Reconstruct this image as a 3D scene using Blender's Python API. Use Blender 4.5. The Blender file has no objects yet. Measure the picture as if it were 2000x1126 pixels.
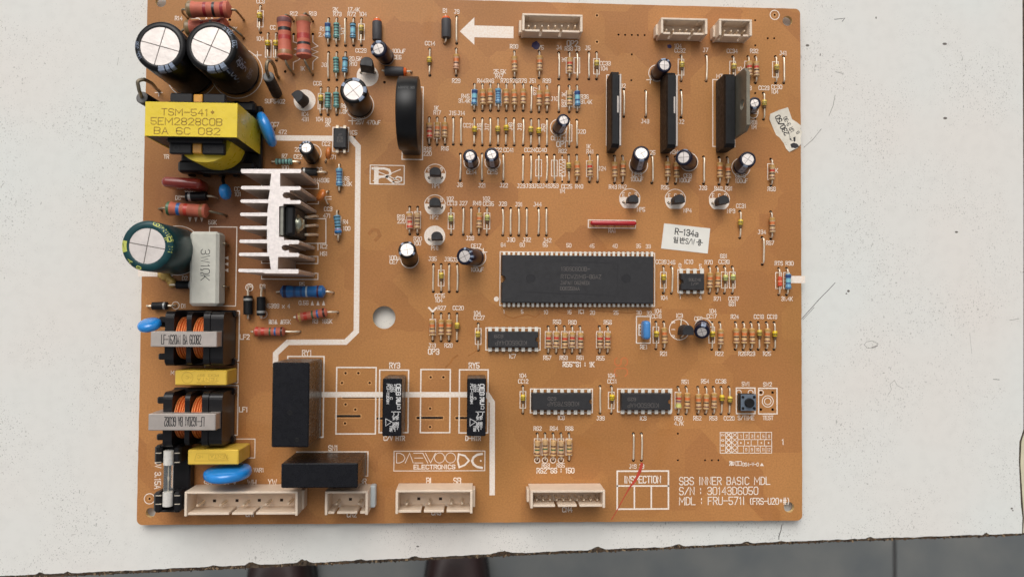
import bpy, bmesh, math, random
from mathutils import Vector, Matrix
from mathutils.geometry import delaunay_2d_cdt
random.seed(7)
S = 0.001                     # everything below is written in millimetres, the scene is in metres
scn = bpy.context.scene
COL = scn.collection
rad = math.radians

# ------------------------------------------------------------------ camera, sky, sun, exposure
F_PX = 1480.0                 # focal length in photo pixels (2000 wide)
CAM = Vector((-1.146, -19.13, 285.41))
rv = Vector((0.0283, -0.0484, 0.0074))
RC = Matrix.Rotation(rv.length, 3, rv.normalized())
cam_d = bpy.data.cameras.new("camera")
cam = bpy.data.objects.new("camera", cam_d)
COL.objects.link(cam)
cam.matrix_world = Matrix.Translation(CAM * S) @ RC.to_4x4()
cam_d.sensor_width = 36.0
cam_d.lens = 36.0 * F_PX / 2000.0
cam_d.clip_start = 0.005
cam_d.clip_end = 50.0
cam_d.dof.use_dof = True
cam_d.dof.focus_distance = 0.278
cam_d.dof.aperture_fstop = 16.0
scn.camera = cam

SUN_EL, SUN_AZ = rad(48), rad(-12)      # light comes over the far edge of the table
world = bpy.data.worlds.new("World")
scn.world = world
world.use_nodes = True
wn = world.node_tree.nodes
wl = world.node_tree.links
bg = wn['Background']
sky = wn.new('ShaderNodeTexSky')
sky.sky_type = 'NISHITA'
sky.sun_disc = False
sky.sun_elevation = SUN_EL
sky.sun_rotation = SUN_AZ
sky.air_density = 1.0
sky.dust_density = 6.0
hs = wn.new('ShaderNodeHueSaturation')
hs.inputs['Saturation'].default_value = 0.18   # thin white overcast
wl.new(sky.outputs[0], hs.inputs['Color'])
wl.new(hs.outputs[0], bg.inputs[0])
bg.inputs[1].default_value = 0.103
sun_d = bpy.data.lights.new("sun", 'SUN')
sun = bpy.data.objects.new("sun", sun_d)
COL.objects.link(sun)
sun_d.energy = 1.12
sun_d.angle = rad(50)
sun_d.color = (1.0, 0.965, 0.92)
d = Vector((math.sin(SUN_AZ) * math.cos(SUN_EL), math.cos(SUN_AZ) * math.cos(SUN_EL), math.sin(SUN_EL)))
sun.rotation_euler = d.to_track_quat('Z', 'Y').to_euler()
sun.location = d * 2
vs = scn.view_settings
vs.view_transform = 'Standard'
vs.look = 'None'
vs.exposure = 0.0
vs.gamma = 1.0

# ------------------------------------------------------------------ helpers
def P(px, py, h=0.0):
    """point of the plane z = h (mm) that the photo pixel (px, py) shows"""
    r = RC @ Vector(((px - 1000) / F_PX, (563 - py) / F_PX, -1.0))
    t = (h - CAM.z) / r.z
    return CAM + r * t

def P2(px, py, h=0.0):
    q = P(px, py, h)
    return (q.x, q.y)

def rect(x0, y0, x1, y1, h=0.0):
    """pixel rectangle -> x0, x1, y0, y1 in mm at height h"""
    xm, ym = (x0 + x1) / 2, (y0 + y1) / 2
    return P(x0, ym, h).x, P(x1, ym, h).x, P(xm, y1, h).y, P(xm, y0, h).y

def mmpx(px, py, h=0.0):
    return (P(px, py, h) - P(px, py + 1, h)).length

def lin(c):
    out = []
    for v in c[:3]:
        v /= 255.0
        out.append(v / 12.92 if v <= 0.04045 else ((v + 0.055) / 1.055) ** 2.4)
    return (*out, 1.0)

MATS = {}
def mat(name, rgb, rough=0.5, metal=0.0, var=0.0, vscale=0.4, bump=0.0, bscale=3.0, coat=0.0, spec=0.5, rvar=0.0, objvar=0.0):
    if name in MATS:
        return MATS[name]
    m = bpy.data.materials.new(name)
    m.use_nodes = True
    n, l = m.node_tree.nodes, m.node_tree.links
    b = n['Principled BSDF']
    c = lin(rgb)
    b.inputs['Base Color'].default_value = c
    b.inputs['Roughness'].default_value = rough
    b.inputs['Metallic'].default_value = metal
    b.inputs['Coat Weight'].default_value = coat
    b.inputs['Coat Roughness'].default_value = 0.08
    b.inputs['Specular IOR Level'].default_value = spec
    tc = n.new('ShaderNodeTexCoord')
    mp = n.new('ShaderNodeMapping')
    mp.inputs['Scale'].default_value = (1000, 1000, 1000)
    l.new(tc.outputs['Object'], mp.inputs[0])
    oi = n.new('ShaderNodeObjectInfo')
    ad = n.new('ShaderNodeVectorMath')
    ad.operation = 'MULTIPLY_ADD'
    ad.inputs[1].default_value = (57, 31, 83)
    l.new(oi.outputs['Random'], ad.inputs[0])
    l.new(mp.outputs[0], ad.inputs[2])
    def noise(sc, det=3.0):
        t = n.new('ShaderNodeTexNoise')
        t.inputs['Scale'].default_value = sc
        t.inputs['Detail'].default_value = det
        l.new(ad.outputs[0], t.inputs['Vector'])
        return t
    col_out = None
    if var > 0:
        t = noise(vscale)
        r = n.new('ShaderNodeMapRange')
        r.inputs[1].default_value = 0.3; r.inputs[2].default_value = 0.7
        r.inputs[3].default_value = 1 - var; r.inputs[4].default_value = 1 + var
        l.new(t.outputs[0], r.inputs[0])
        h = n.new('ShaderNodeHueSaturation')
        h.inputs['Color'].default_value = c
        l.new(r.outputs[0], h.inputs['Value'])
        col_out = h
        if objvar > 0:
            r2 = n.new('ShaderNodeMapRange')
            r2.inputs[3].default_value = 1 - objvar; r2.inputs[4].default_value = 1 + objvar
            l.new(oi.outputs['Random'], r2.inputs[0])
            h2 = n.new('ShaderNodeHueSaturation')
            l.new(h.outputs[0], h2.inputs['Color'])
            l.new(r2.outputs[0], h2.inputs['Value'])
            l.new(r2.outputs[0], h2.inputs['Saturation'])
            col_out = h2
        l.new(col_out.outputs[0], b.inputs['Base Color'])
    if rvar > 0:
        t = noise(vscale * 2.3)
        r = n.new('ShaderNodeMapRange')
        r.inputs[1].default_value = 0.3; r.inputs[2].default_value = 0.7
        r.inputs[3].default_value = max(0.03, rough - rvar); r.inputs[4].default_value = min(1, rough + rvar)
        l.new(t.outputs[0], r.inputs[0])
        l.new(r.outputs[0], b.inputs['Roughness'])
    if bump > 0:
        t = noise(bscale)
        bp = n.new('ShaderNodeBump')
        bp.inputs['Strength'].default_value = bump
        bp.inputs['Distance'].default_value = 0.0002
        l.new(t.outputs[0], bp.inputs['Height'])
        l.new(bp.outputs[0], b.inputs['Normal'])
    MATS[name] = m
    return m

class MB:
    """mesh builder; M places what is added, F (if set) bends a flat drawing on to a surface first"""
    def __init__(s):
        s.v, s.f, s.m, s.sm = [], [], [], []
        s.M = Matrix.Identity(4)
        s.F = None
    def add(s, vs_, fs, mi=0, smooth=False):
        o = len(s.v)
        for p in vs_:
            p = Vector(p)
            if s.F: p = Vector(s.F(p))
            s.v.append(s.M @ p)
        for i, f in enumerate(fs):
            s.f.append([o + k for k in f])
            s.m.append(mi[i] if isinstance(mi, list) else mi)
            s.sm.append(smooth)
    def hull(s, pts, mi=0, smooth=False):
        bm = bmesh.new()
        for p in pts: bm.verts.new(p)
        r = bmesh.ops.convex_hull(bm, input=bm.verts[:])
        bmesh.ops.dissolve_limit(bm, angle_limit=0.01, verts=bm.verts[:], edges=bm.edges[:])
        bm.verts.index_update()
        s.add([v.co[:] for v in bm.verts], [[v.index for v in f.verts] for f in bm.faces], mi, smooth)
        bm.free()
    def box(s, x0, x1, y0, y1, z0, z1, c=0.0, mi=0):
        if c <= 0:
            s.add([(x0,y0,z0),(x1,y0,z0),(x1,y1,z0),(x0,y1,z0),(x0,y0,z1),(x1,y0,z1),(x1,y1,z1),(x0,y1,z1)],
                  [(3,2,1,0),(4,5,6,7),(0,1,5,4),(1,2,6,5),(2,3,7,6),(3,0,4,7)], mi)
            return
        pts = []
        for x, sx in ((x0, 1), (x1, -1)):
            for y, sy in ((y0, 1), (y1, -1)):
                for z, sz in ((z0, 1), (z1, -1)):
                    pts += [(x, y + sy*c, z + sz*c), (x + sx*c, y, z + sz*c), (x + sx*c, y + sy*c, z)]
        s.hull(pts, mi)
    def prism(s, poly, z0, z1, mi=0, smooth=False, top=True, bottom=True):
        n = len(poly)
        a = sum(poly[i][0]*poly[(i+1)%n][1] - poly[(i+1)%n][0]*poly[i][1] for i in range(n))
        if a < 0: poly = poly[::-1]
        s.add([(x, y, z0) for x, y in poly] + [(x, y, z1) for x, y in poly],
              [(i, (i+1) % n, n + (i+1) % n, n + i) for i in range(n)], mi, smooth)
        if top: s.add([(x, y, z1) for x, y in poly], [list(range(n))], mi)
        if bottom: s.add([(x, y, z0) for x, y in poly], [list(range(n))[::-1]], mi)
    def lathe(s, prof, n=16, mi=0, smooth=True, caps=True):
        vs_, fs, ms = [], [], []
        for z, r in prof:
            for k in range(n):
                a = 2*math.pi*k/n
                vs_.append((r*math.cos(a), r*math.sin(a), z))
        for j in range(len(prof) - 1):
            for k in range(n):
                k2 = (k+1) % n
                fs.append((j*n+k, j*n+k2, (j+1)*n+k2, (j+1)*n+k))
                ms.append(mi[j] if isinstance(mi, list) else mi)
        if caps:
            fs.append(list(range(n))[::-1]); ms.append(mi[0] if isinstance(mi, list) else mi)
            fs.append([(len(prof)-1)*n + k for k in range(n)]); ms.append(mi[-1] if isinstance(mi, list) else mi)
        s.add(vs_, fs, ms, smooth)
    def tube(s, path, r, n=7, mi=0):
        path = [Vector(p) for p in path]
        rings, ref = [], None
        for i, p in enumerate(path):
            t = (path[min(i+1, len(path)-1)] - path[max(i-1, 0)]).normalized()
            if ref is None:
                ref = t.orthogonal().normalized()
            ref = (ref - t * ref.dot(t))
            ref = ref.normalized() if ref.length > 1e-6 else t.orthogonal().normalized()
            b = t.cross(ref)
            rr = r[i] if isinstance(r, (list, tuple)) else r
            rings.append([p + (ref*math.cos(2*math.pi*k/n) + b*math.sin(2*math.pi*k/n))*rr for k in range(n)])
        vs_ = [q for ring in rings for q in ring]
        fs = [(j*n+k, j*n+(k+1)%n, (j+1)*n+(k+1)%n, (j+1)*n+k) for j in range(len(path)-1) for k in range(n)]
        fs += [list(range(n))[::-1], [(len(path)-1)*n+k for k in range(n)]]
        s.add(vs_, fs, mi, True)
    def ribbon(s, pts, w, z=0.0, closed=False, mi=0):
        pts = [Vector((p[0], p[1])) for p in pts]
        if len(pts) > 2 and (pts[0]-pts[-1]).length < 1e-6:
            pts = pts[:-1]; closed = True
        n = len(pts)
        if n < 2: return
        hw, L, Rr = w/2, [], []
        for i, p in enumerate(pts):
            a = pts[i-1] if (i > 0 or closed) else None
            b = pts[(i+1) % n] if (i < n-1 or closed) else None
            d1 = (p-a).normalized() if a is not None else None
            d2 = (b-p).normalized() if b is not None else None
            if d1 is None: p = p - d2*hw; d1 = d2
            if d2 is None: p = p + d1*hw; d2 = d1
            n1, n2 = Vector((-d1.y, d1.x)), Vector((-d2.y, d2.x))
            m = n1 + n2
            m = m.normalized() if m.length > 1e-3 else n1
            k = min(1.8, 1/max(0.3, m.dot(n1)))
            L.append((*(p+m*hw*k), z)); Rr.append((*(p-m*hw*k), z))
        fs = []
        for i in range(n if closed else n-1):
            j = (i+1) % n
            fs.append((n+i, n+j, j, i))
        s.add(L+Rr, fs, mi)
    def disc(s, cx, cy, r, z, mi=0, n=14, r2=None):
        ry = r2 or r
        s.add([(cx+r*math.cos(2*math.pi*k/n), cy+ry*math.sin(2*math.pi*k/n), z) for k in range(n)], [list(range(n))], mi)
    def ring(s, cx, cy, r, w, z, mi=0, n=24, a0=0, a1=360):
        full = abs(a1-a0) >= 360
        pts = [(cx+r*math.cos(rad(a0+(a1-a0)*k/n)), cy+r*math.sin(rad(a0+(a1-a0)*k/n))) for k in range(n if full else n+1)]
        s.ribbon(pts, w, z, full, mi)
    def mesh(s, name, mats, angle=35):
        me = bpy.data.meshes.new(name)
        me.from_pydata([(p.x*S, p.y*S, p.z*S) for p in s.v], [], s.f)
        for m in mats: me.materials.append(m)
        me.polygons.foreach_set('material_index', s.m)
        me.polygons.foreach_set('use_smooth', s.sm)
        me.validate()
        if any(s.sm): me.set_sharp_from_angle(angle=rad(angle))
        me.update()
        return me
    def build(s, name, mats, parent=None, loc=(0, 0, 0), rz=0.0, label=None, kind=None, angle=35):
        me = s.mesh(name, mats if isinstance(mats, (list, tuple)) else [mats], angle)
        return link(name, me, parent, loc, rz, label, kind)

BOARD_Z = 3.6        # the board's upper face is 3.6 mm over the table top
def link(name, me, parent=None, loc=(0, 0, 0), rz=0.0, label=None, kind=None):
    o = bpy.data.objects.new(name, me)
    COL.objects.link(o)
    loc = Vector(loc) * S
    if parent is not None:
        o.parent = parent
        if parent.get('label') and parent.name == 'circuit_board':
            loc.z += BOARD_Z * S
    o.location = loc
    o.rotation_euler = (0, 0, rz)
    if label: o['label'] = label
    if kind: o['kind'] = kind
    return o

FONT = {k: [[(int(a[0]), int(a[1])) for a in pl.split()] for pl in v.split('|')] for k, v in {
 'A': "00 26 40|12 32", 'B': "00 06 36 45 44 33 03|33 42 41 30 00", 'C': "45 36 16 05 01 10 30 41",
 'D': "00 06 26 45 41 20 00", 'E': "40 00 06 46|03 33", 'F': "00 06 46|03 33", 'G': "45 36 16 05 01 10 30 41 43 23",
 'H': "00 06|40 46|03 43", 'I': "20 26", 'J': "01 10 20 31 36 16", 'K': "00 06|46 02|13 40", 'L': "06 00 40",
 'M': "00 06 22 46 40", 'N': "00 06 40 46", 'O': "10 01 05 16 36 45 41 30 10", 'P': "00 06 36 45 44 33 03",
 'Q': "10 01 05 16 36 45 41 30 10|22 40", 'R': "00 06 36 45 44 33 03|23 40", 'S': "01 10 30 41 42 33 13 04 05 16 36 45",
 'T': "06 46|20 26", 'U': "06 01 10 30 41 46", 'V': "06 20 46", 'W': "06 10 25 30 46", 'X': "00 46|06 40",
 'Y': "06 23 46|23 20", 'Z': "06 46 00 40", '0': "10 01 05 16 36 45 41 30 10", '1': "15 26 20",
 '2': "05 16 36 45 44 00 40", '3': "05 16 36 45 44 33 13|33 42 41 30 10 01", '4': "30 36 02 42",
 '5': "46 06 03 33 42 41 30 10 01", '6': "45 36 16 05 01 10 30 41 42 33 03", '7': "06 46 10",
 '8': "13 04 05 16 36 45 44 33 13 02 01 10 30 41 42 33", '9': "01 10 30 41 45 36 16 05 04 13 43",
 '-': "03 43", '.': "20 21", ':': "21 22|24 25", '/': "00 46", '~': "05 16 35 46", '(': "36 25 21 30", ')': "16 25 21 10",
 '*': "22 25|13 34|14 33", '#': "10 16|30 36|02 42|04 44", 'u': "04 01 10 30 41|44 40", 'a': "14 34 43 40 10 01 12 42",
 'x': "00 44|04 40", 'i': "20 24|25 26", '+': "03 43|21 25", '_': "00 40", '|': "20 26", '@': "00 10 11 02 05 16 36 45 42 31 30 40",
 'l': "20 26", '%': "00 40 23 00",
}.items()}

def GW(ch):
    """glyph: width factor, advance, width, left trim"""
    if ch in 'MW': return (1.35, 6.9, 5.4, 0)
    if ch in 'Il|.:': return (1.0, 3.0, 1.0, 1.4)
    if ch in '1i': return (1.0, 3.9, 1.6, 0.6)
    if ch == ' ': return (1.0, 4.6, 3.0, 0)
    return (1.0, 5.4, 4.0, 0)
def tlen(s): return sum(GW(c)[1] for c in s[:-1]) + GW(s[-1])[2]
def text(mb, s, x, y, h, w=None, rot=0.0, align='c', xs=0.8, mi=0, z=0.0, adv=5.4, flipx=False, flipy=False, dots=False):
    """stroke lettering: (x, y) is the middle (or left middle) of the line, h the cap height"""
    u = h / 6.0
    ux = u * xs
    w = w or h * 0.15
    k0 = adv/5.4
    tot = sum(GW(ch)[1]*k0 for ch in s[:-1])*ux + GW(s[-1])[2]*ux
    x0 = -tot/2 if align == 'c' else 0.0
    cx_ = 0.0
    ca, sa = math.cos(rot), math.sin(rot)
    k = 0
    for i, ch in enumerate(s):
        for pl in FONT.get(ch, []):
            pts = []
            for a, b in pl:
                lx = x0 + (cx_ + (a - GW(ch)[3]) * GW(ch)[0]) * ux
                ly = (b - 3) * u
                if flipx: lx = -lx
                if flipy: ly = -ly
                pts.append((x + lx*ca - ly*sa, y + lx*sa + ly*ca))
            mb.ribbon(pts, w, z + (k % 5) * 0.004, mi=mi)
            k += 1
        cx_ += GW(ch)[1]*k0

def bend(pts, n=4, r=1.0):
    """round the corners of a 3-D polyline"""
    pts = [Vector(p) for p in pts]
    out = [pts[0]]
    for i in range(1, len(pts)-1):
        a, b, c = pts[i-1], pts[i], pts[i+1]
        d1, d2 = (a-b), (c-b)
        rr = min(r, d1.length*0.45, d2.length*0.45)
        p, q = b + d1.normalized()*rr, b + d2.normalized()*rr
        for k in range(n+1):
            t = k/n
            out.append(p*(1-t)**2 + b*2*t*(1-t) + q*t*t)
    out.append(pts[-1])
    return out

def fill_cdt(outline, holes):
    """triangles of an outline with holes cut out"""
    vs_, fs, loops = [], [], []
    ar = sum(outline[i][0]*outline[(i+1) % len(outline)][1] - outline[(i+1) % len(outline)][0]*outline[i][1] for i in range(len(outline)))
    if ar < 0: outline = outline[::-1]
    for lp in [outline] + holes:
        o = len(vs_)
        vs_ += [Vector((p[0], p[1])) for p in lp]
        fs.append(list(range(o, o + len(lp))))
    es = [(f[i], f[(i+1) % len(f)]) for f in fs for i in range(len(f))]
    r = delaunay_2d_cdt(vs_, es, fs, 2, 1e-6)
    verts, faces, orig = r[0], r[2], r[5]
    keep = [f for f, o in zip(faces, orig) if list(o) == [0]]
    return verts, keep

# ------------------------------------------------------------------ materials
def tinned():   return mat('tinned_wire', (236, 222, 200), 0.34, 0.5, 0.1, 1.2, objvar=0.06)
M_WIRE = tinned()
M_OLDWIRE = mat('tarnished_wire', (150, 138, 118), 0.42, 0.85, 0.2, 1.0)
M_ALU = mat('aluminium_can_top', (222, 213, 207), 0.45, 0.45, 0.07, 0.35, bump=0.3, bscale=0.9)
M_GROOVE = mat('groove_shade', (120, 112, 106), 0.7)
M_BLACK = mat('black_plastic', (22, 22, 24), 0.5, var=0.25, vscale=0.35, bump=0.1, bscale=6, rvar=0.1, spec=0.3)
M_EPOXY = mat('epoxy_black', (38, 37, 39), 0.6, var=0.12, vscale=0.3, bump=0.18, bscale=9, rvar=0.1)
M_NAVY = mat('navy_sleeve', (22, 22, 42), 0.3, var=0.3, vscale=0.3, spec=0.35)
M_BLKSLV = mat('black_sleeve', (17, 15, 16), 0.32, var=0.3, vscale=0.3, spec=0.3)
M_GRNSLV = mat('green_sleeve', (20, 62, 66), 0.34, var=0.2, vscale=0.3, spec=0.35)
M_SLVMARK = mat('sleeve_print_pale', (140, 152, 172), 0.4, var=0.2, vscale=1.5)
M_SLVYEL = mat('sleeve_print_yellow', (190, 196, 96), 0.45, var=0.1)
M_IVORY = mat('ivory_nylon', (228, 208, 186), 0.42, var=0.05, vscale=0.3, bump=0.08, bscale=5)
M_YEL = mat('yellow_case', (226, 188, 72), 0.4, var=0.05, vscale=0.2, bump=0.1, bscale=5, rvar=0.08)
M_TAPE = mat('yellow_tape', (232, 202, 48), 0.33, var=0.06, vscale=0.15, bump=0.25, bscale=0.6, rvar=0.1)
M_BLUE = mat('blue_epoxy', (38, 136, 214), 0.2, var=0.08, vscale=0.4, bump=0.2, bscale=0.9, coat=0.5)
M_REDBR = mat('red_brown_epoxy', (138, 48, 38), 0.25, var=0.1, vscale=0.4, bump=0.2, bscale=0.9, coat=0.4)
M_REDSIP = mat('red_epoxy', (176, 26, 34), 0.25, var=0.08, coat=0.4)
M_ORANGEDISC = mat('orange_epoxy', (190, 108, 44), 0.35, var=0.1, coat=0.3)
M_COPPER = mat('enamelled_copper', (228, 136, 74), 0.35, 0.35, 0.15, 1.2)
M_STEEL = mat('core_steel', (192, 182, 174), 0.42, 0.55, 0.08, 0.3, bump=0.15, bscale=4)
M_HEAT = mat('heatsink_aluminium', (200, 190, 182), 0.5, 0.6, 0.08, 0.4, bump=0.2, bscale=5)
M_HEATTOP = mat('sawn_aluminium', (238, 229, 224), 0.5, 0.4, 0.09, 0.9, bump=0.5, bscale=3)
M_CEMENT = mat('cement_white', (208, 206, 194), 0.75, var=0.05, vscale=0.4, bump=0.3, bscale=5)
M_INK = mat('dark_ink', (34, 32, 34), 0.6, var=0.3, vscale=2.5)
M_STAMP = mat('worn_stamp_ink', (150, 112, 22), 0.6, var=0.4, vscale=1.4)
M_PRINTG = mat('grey_laser_print', (98, 92, 88), 0.6, var=0.3, vscale=2.0)
M_PRINTW = mat('white_pad_print', (206, 204, 202), 0.6, var=0.1, vscale=2.0)
M_BOBBIN = mat('bobbin_black', (20, 18, 20), 0.34, spec=0.35, var=0.2, vscale=0.3, bump=0.1, bscale=4)
M_FERRITE = mat('ferrite_bead', (66, 64, 66), 0.6, var=0.1, bump=0.2, bscale=6)
M_ORLACQ = mat('orange_lacquer', (216, 92, 28), 0.35, var=0.1)
M_GLASSY = mat('glass_body', (96, 74, 50), 0.2, var=0.2, coat=0.5)
M_PAPER = mat('sticker_paper', (232, 228, 218), 0.6, var=0.03, vscale=0.2)
M_GLUE = mat('dried_glue', (196, 160, 84), 0.4, var=0.2, vscale=0.7, bump=0.5, bscale=1.5)
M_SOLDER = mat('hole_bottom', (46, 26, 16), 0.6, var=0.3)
M_AMBER = mat('amber_tape', (214, 150, 48), 0.3, var=0.15, vscale=0.5, coat=0.3)
# ------------------------------------------------------------------ floor, shoes and table
FLOOR_Z = -755.0
def floor_material():
    m = bpy.data.materials.new('grey_floor_tile'); m.use_nodes = True
    n, l = m.node_tree.nodes, m.node_tree.links
    b = n['Principled BSDF']; b.inputs['Roughness'].default_value = 0.45
    tc = n.new('ShaderNodeTexCoord'); t = n.new('ShaderNodeTexNoise'); t.inputs['Scale'].default_value = 14; t.inputs['Detail'].default_value = 6
    r = n.new('ShaderNodeValToRGB')
    r.color_ramp.elements[0].position = 0.3; r.color_ramp.elements[0].color = lin((94, 98, 99))
    r.color_ramp.elements[1].position = 0.7; r.color_ramp.elements[1].color = lin((112, 113, 110))
    l.new(tc.outputs['Object'], t.inputs[0]); l.new(t.outputs[0], r.inputs[0]); l.new(r.outputs[0], b.inputs['Base Color'])
    return m
M_TILE = floor_material()
M_GROUT = mat('grout', (70, 70, 70), 0.9, var=0.1, vscale=0.05)
g = MB(); g.box(-3000, 3000, -3000, 3000, FLOOR_Z-30, FLOOR_Z-3)
floor = g.build('floor', M_GROUT, kind='structure')
gx = P(1748, 1090, FLOOR_Z).x
first = None
for i in range(-2, 2):
    for j in range(-3, 2):
        x0, y0 = gx + i*600, -560 + j*600
        if first is None:
            t = MB(); t.box(2.5, 597.5, 2.5, 597.5, -3.2, 0, 1.2)
            first = t.mesh('tile', [M_TILE])
        link('tile', first, floor, (x0, y0, FLOOR_Z))

def shoe(pxc, label):
    """worn dark brown shoe on the floor, toe towards the table"""
    c = P(pxc, 1115, FLOOR_Z)
    root = bpy.data.objects.new('shoe', None); COL.objects.link(root)
    root.location = Vector((c.x, c.y - 60, FLOOR_Z)) * S
    root['label'] = label; root['category'] = 'shoe'; root['group'] = 'pair of brown shoes below the table edge'
    def outline(k, grow=0.0):
        pts = []
        for i in range(32):
            a = 2*math.pi*i/32
            y = math.sin(a); x = math.cos(a)
            w = (44 + 5*y) * (1 - 0.14*math.exp(-((y+0.15)/0.35)**2))
            pts.append((x*(w+grow)*k, y*(138+grow)*k))
        return pts
    s_ = MB(); s_.prism(outline(1, 3), 0, 22, 0, True)
    s_.build('sole', mat('shoe_sole', (28, 26, 26), 0.7, var=0.1), root)
    u = MB()
    rings = []
    for q in range(9):
        t = q/8
        k = math.cos(t*math.pi/2*0.86)**0.55
        rings.append([(x*k, y*k*(1-0.1*t) - 8*t, 22 + 62*math.sin(t*math.pi/2)*(1-0.45*max(0, y/138))) for x, y in outline(1)])
    vs_ = [p for r in rings for p in r]
    fs = [(j*32+i, j*32+(i+1) % 32, (j+1)*32+(i+1) % 32, (j+1)*32+i) for j in range(8) for i in range(32)] + [[8*32+i for i in range(32)]]
    u.add(vs_, fs, 0, True)
    u.build('upper', mat('shoe_leather', (36, 17, 15), 0.45, var=0.3, vscale=0.03, bump=0.3, bscale=0.4), root)
    l_ = MB()
    for k in range(4):
        l_.tube([(-16, -20+k*17, 84-k*4), (0, -16+k*17, 89-k*5), (16, -12+k*17, 84-k*4)], 2.2)
    l_.build('lace', mat('shoe_lace', (24, 24, 34), 0.8), root)
shoe(556, 'dark brown shoe on the floor, left one of the pair under the table edge')
shoe(893, 'dark brown shoe on the floor, right one of the pair under the table edge')

# table top: white melamine laminate on a chipboard core
def laminate_material():
    m = bpy.data.materials.new('white_melamine'); m.use_nodes = True
    n, l = m.node_tree.nodes, m.node_tree.links
    b = n['Principled BSDF']; b.inputs['Roughness'].default_value = 0.5; b.inputs['Specular IOR Level'].default_value = 0.3
    tc = n.new('ShaderNodeTexCoord')
    mp = n.new('ShaderNodeMapping'); mp.inputs['Scale'].default_value = (1000, 1000, 1000)
    l.new(tc.outputs['Object'], mp.inputs[0])
    def nz(sc, det=3, vec=None):
        t = n.new('ShaderNodeTexNoise'); t.inputs['Scale'].default_value = sc; t.inputs['Detail'].default_value = det
        l.new((vec or mp).outputs[0], t.inputs['Vector']); return t
    def mth(op, a, bb):
        q = n.new('ShaderNodeMath'); q.operation = op
        for i, v in enumerate((a, bb)):
            if hasattr(v, 'outputs'): l.new(v.outputs[0], q.inputs[i])
            elif v is not None: q.inputs[i].default_value = v
        return q
    # slow tint
    t0 = nz(0.012, 2)
    r0 = n.new('ShaderNodeValToRGB')
    r0.color_ramp.elements[0].position = 0.35; r0.color_ramp.elements[0].color = lin((226, 221, 214))
    r0.color_ramp.elements[1].position = 0.65; r0.color_ramp.elements[1].color = lin((223, 224, 219))
    l.new(t0.outputs[0], r0.inputs[0])
    # dirt specks, stretched a little along the grain of the print
    mask = nz(0.035, 4)
    cur = None
    for k, (sc, th, sx) in enumerate(((0.9, 0.20, 1.0), (0.5, 0.14, 0.5), (1.5, 0.24, 0.7), (0.17, 0.07, 1.0))):
        mp2 = n.new('ShaderNodeMapping'); mp2.inputs['Scale'].default_value = (1, sx, 1); mp2.inputs['Location'].default_value = (k*31, k*17, 0)
        mp2.inputs['Rotation'].default_value = (0, 0, 0.4*k)
        l.new(mp.outputs[0], mp2.inputs[0])
        warp = nz(0.9, 2, mp2)
        va = n.new('ShaderNodeVectorMath'); va.operation = 'MULTIPLY_ADD'; va.inputs[1].default_value = (1.4, 1.4, 0)
        l.new(warp.outputs['Color'], va.inputs[0]); l.new(mp2.outputs[0], va.inputs[2])
        v = n.new('ShaderNodeTexVoronoi'); v.voronoi_dimensions = '2D'; v.inputs['Scale'].default_value = sc
        l.new(va.outputs[0], v.inputs['Vector'])
        sep = n.new('ShaderNodeSeparateColor'); l.new(v.outputs['Color'], sep.inputs[0])
        # size of the speck depends on its cell and on the patchy mask
        mr = n.new('ShaderNodeMapRange'); mr.inputs[1].default_value = 0.36; mr.inputs[2].default_value = 0.60; mr.inputs[3].default_value = 0.12; mr.inputs[4].default_value = 1.0
        l.new(mask.outputs[0], mr.inputs[0])
        pw = mth('POWER', sep, 1.6)
        sz = mth('MULTIPLY', pw, mr); sz = mth('MULTIPLY', sz, th)
        lt = mth('SUBTRACT', sz, v)
        sh = n.new('ShaderNodeMapRange'); sh.inputs[1].default_value = 0.0; sh.inputs[2].default_value = 0.06; sh.inputs[3].default_value = 0; sh.inputs[4].default_value = 1
        l.new(lt.outputs[0], sh.inputs[0])
        cur = sh if cur is None else mth('MAXIMUM', cur, sh)
    cur = mth('MULTIPLY', cur, 0.46)
    grime = nz(0.25, 5)
    gr = n.new('ShaderNodeMapRange'); gr.inputs[1].default_value = 0.45; gr.inputs[2].default_value = 0.8; gr.inputs[3].default_value = 0; gr.inputs[4].default_value = 0.06
    l.new(grime.outputs[0], gr.inputs[0])
    tot = mth('ADD', cur, gr)
    mx = n.new('ShaderNodeMix'); mx.data_type = 'RGBA'
    l.new(tot.outputs[0], mx.inputs['Factor']); l.new(r0.outputs[0], mx.inputs['A'])
    mx.inputs['B'].default_value = lin((104, 98, 90))
    l.new(mx.outputs['Result'], b.inputs['Base Color'])
    return m
M_LAM = laminate_material()
M_CHIP = mat('chipboard', (74, 62, 50), 0.95, var=0.55, vscale=0.6, bump=0.9, bscale=1.2)
TT = -BOARD_Z
table = bpy.data.objects.new('table', None); COL.objects.link(table)
table.location = (0, 0, FLOOR_Z*S)
table['label'] = 'white melamine table top with dark specks and a chipped chipboard front edge'
table['category'] = 'table'
def tput(mb, name, m, **k):
    o = mb.build(name, m, table, **k); o.location.z -= FLOOR_Z*S; return o
rnd = random.Random(3)
chips = [(78, 5, 14), (132, 4, 12), (418, 4, 16), (494, 8, 24), (596, 8, 30), (700, 4, 24), (810, 4, 20), (985, 7, 36), (1165, 9, 26), (1325, 6, 22), (1458, 6, 20), (1522, 3, 16), (1700, 4, 20), (1925, 6, 10)]
EDGE = ((-300, 1137), (0, 1124), (400, 1106.5), (700, 1093.5), (1000, 1079.5), (1290, 1067.5), (1590, 1054.5), (2000, 1040.5))
def edge_y(x):
    for (xa, ya), (xb, yb) in zip(EDGE, EDGE[1:]):
        if x <= xb or xb == 2000: return ya + (yb-ya)*(x-xa)/(xb-xa) + 2.6
lam, core = [], []
x = -260.0
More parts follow.
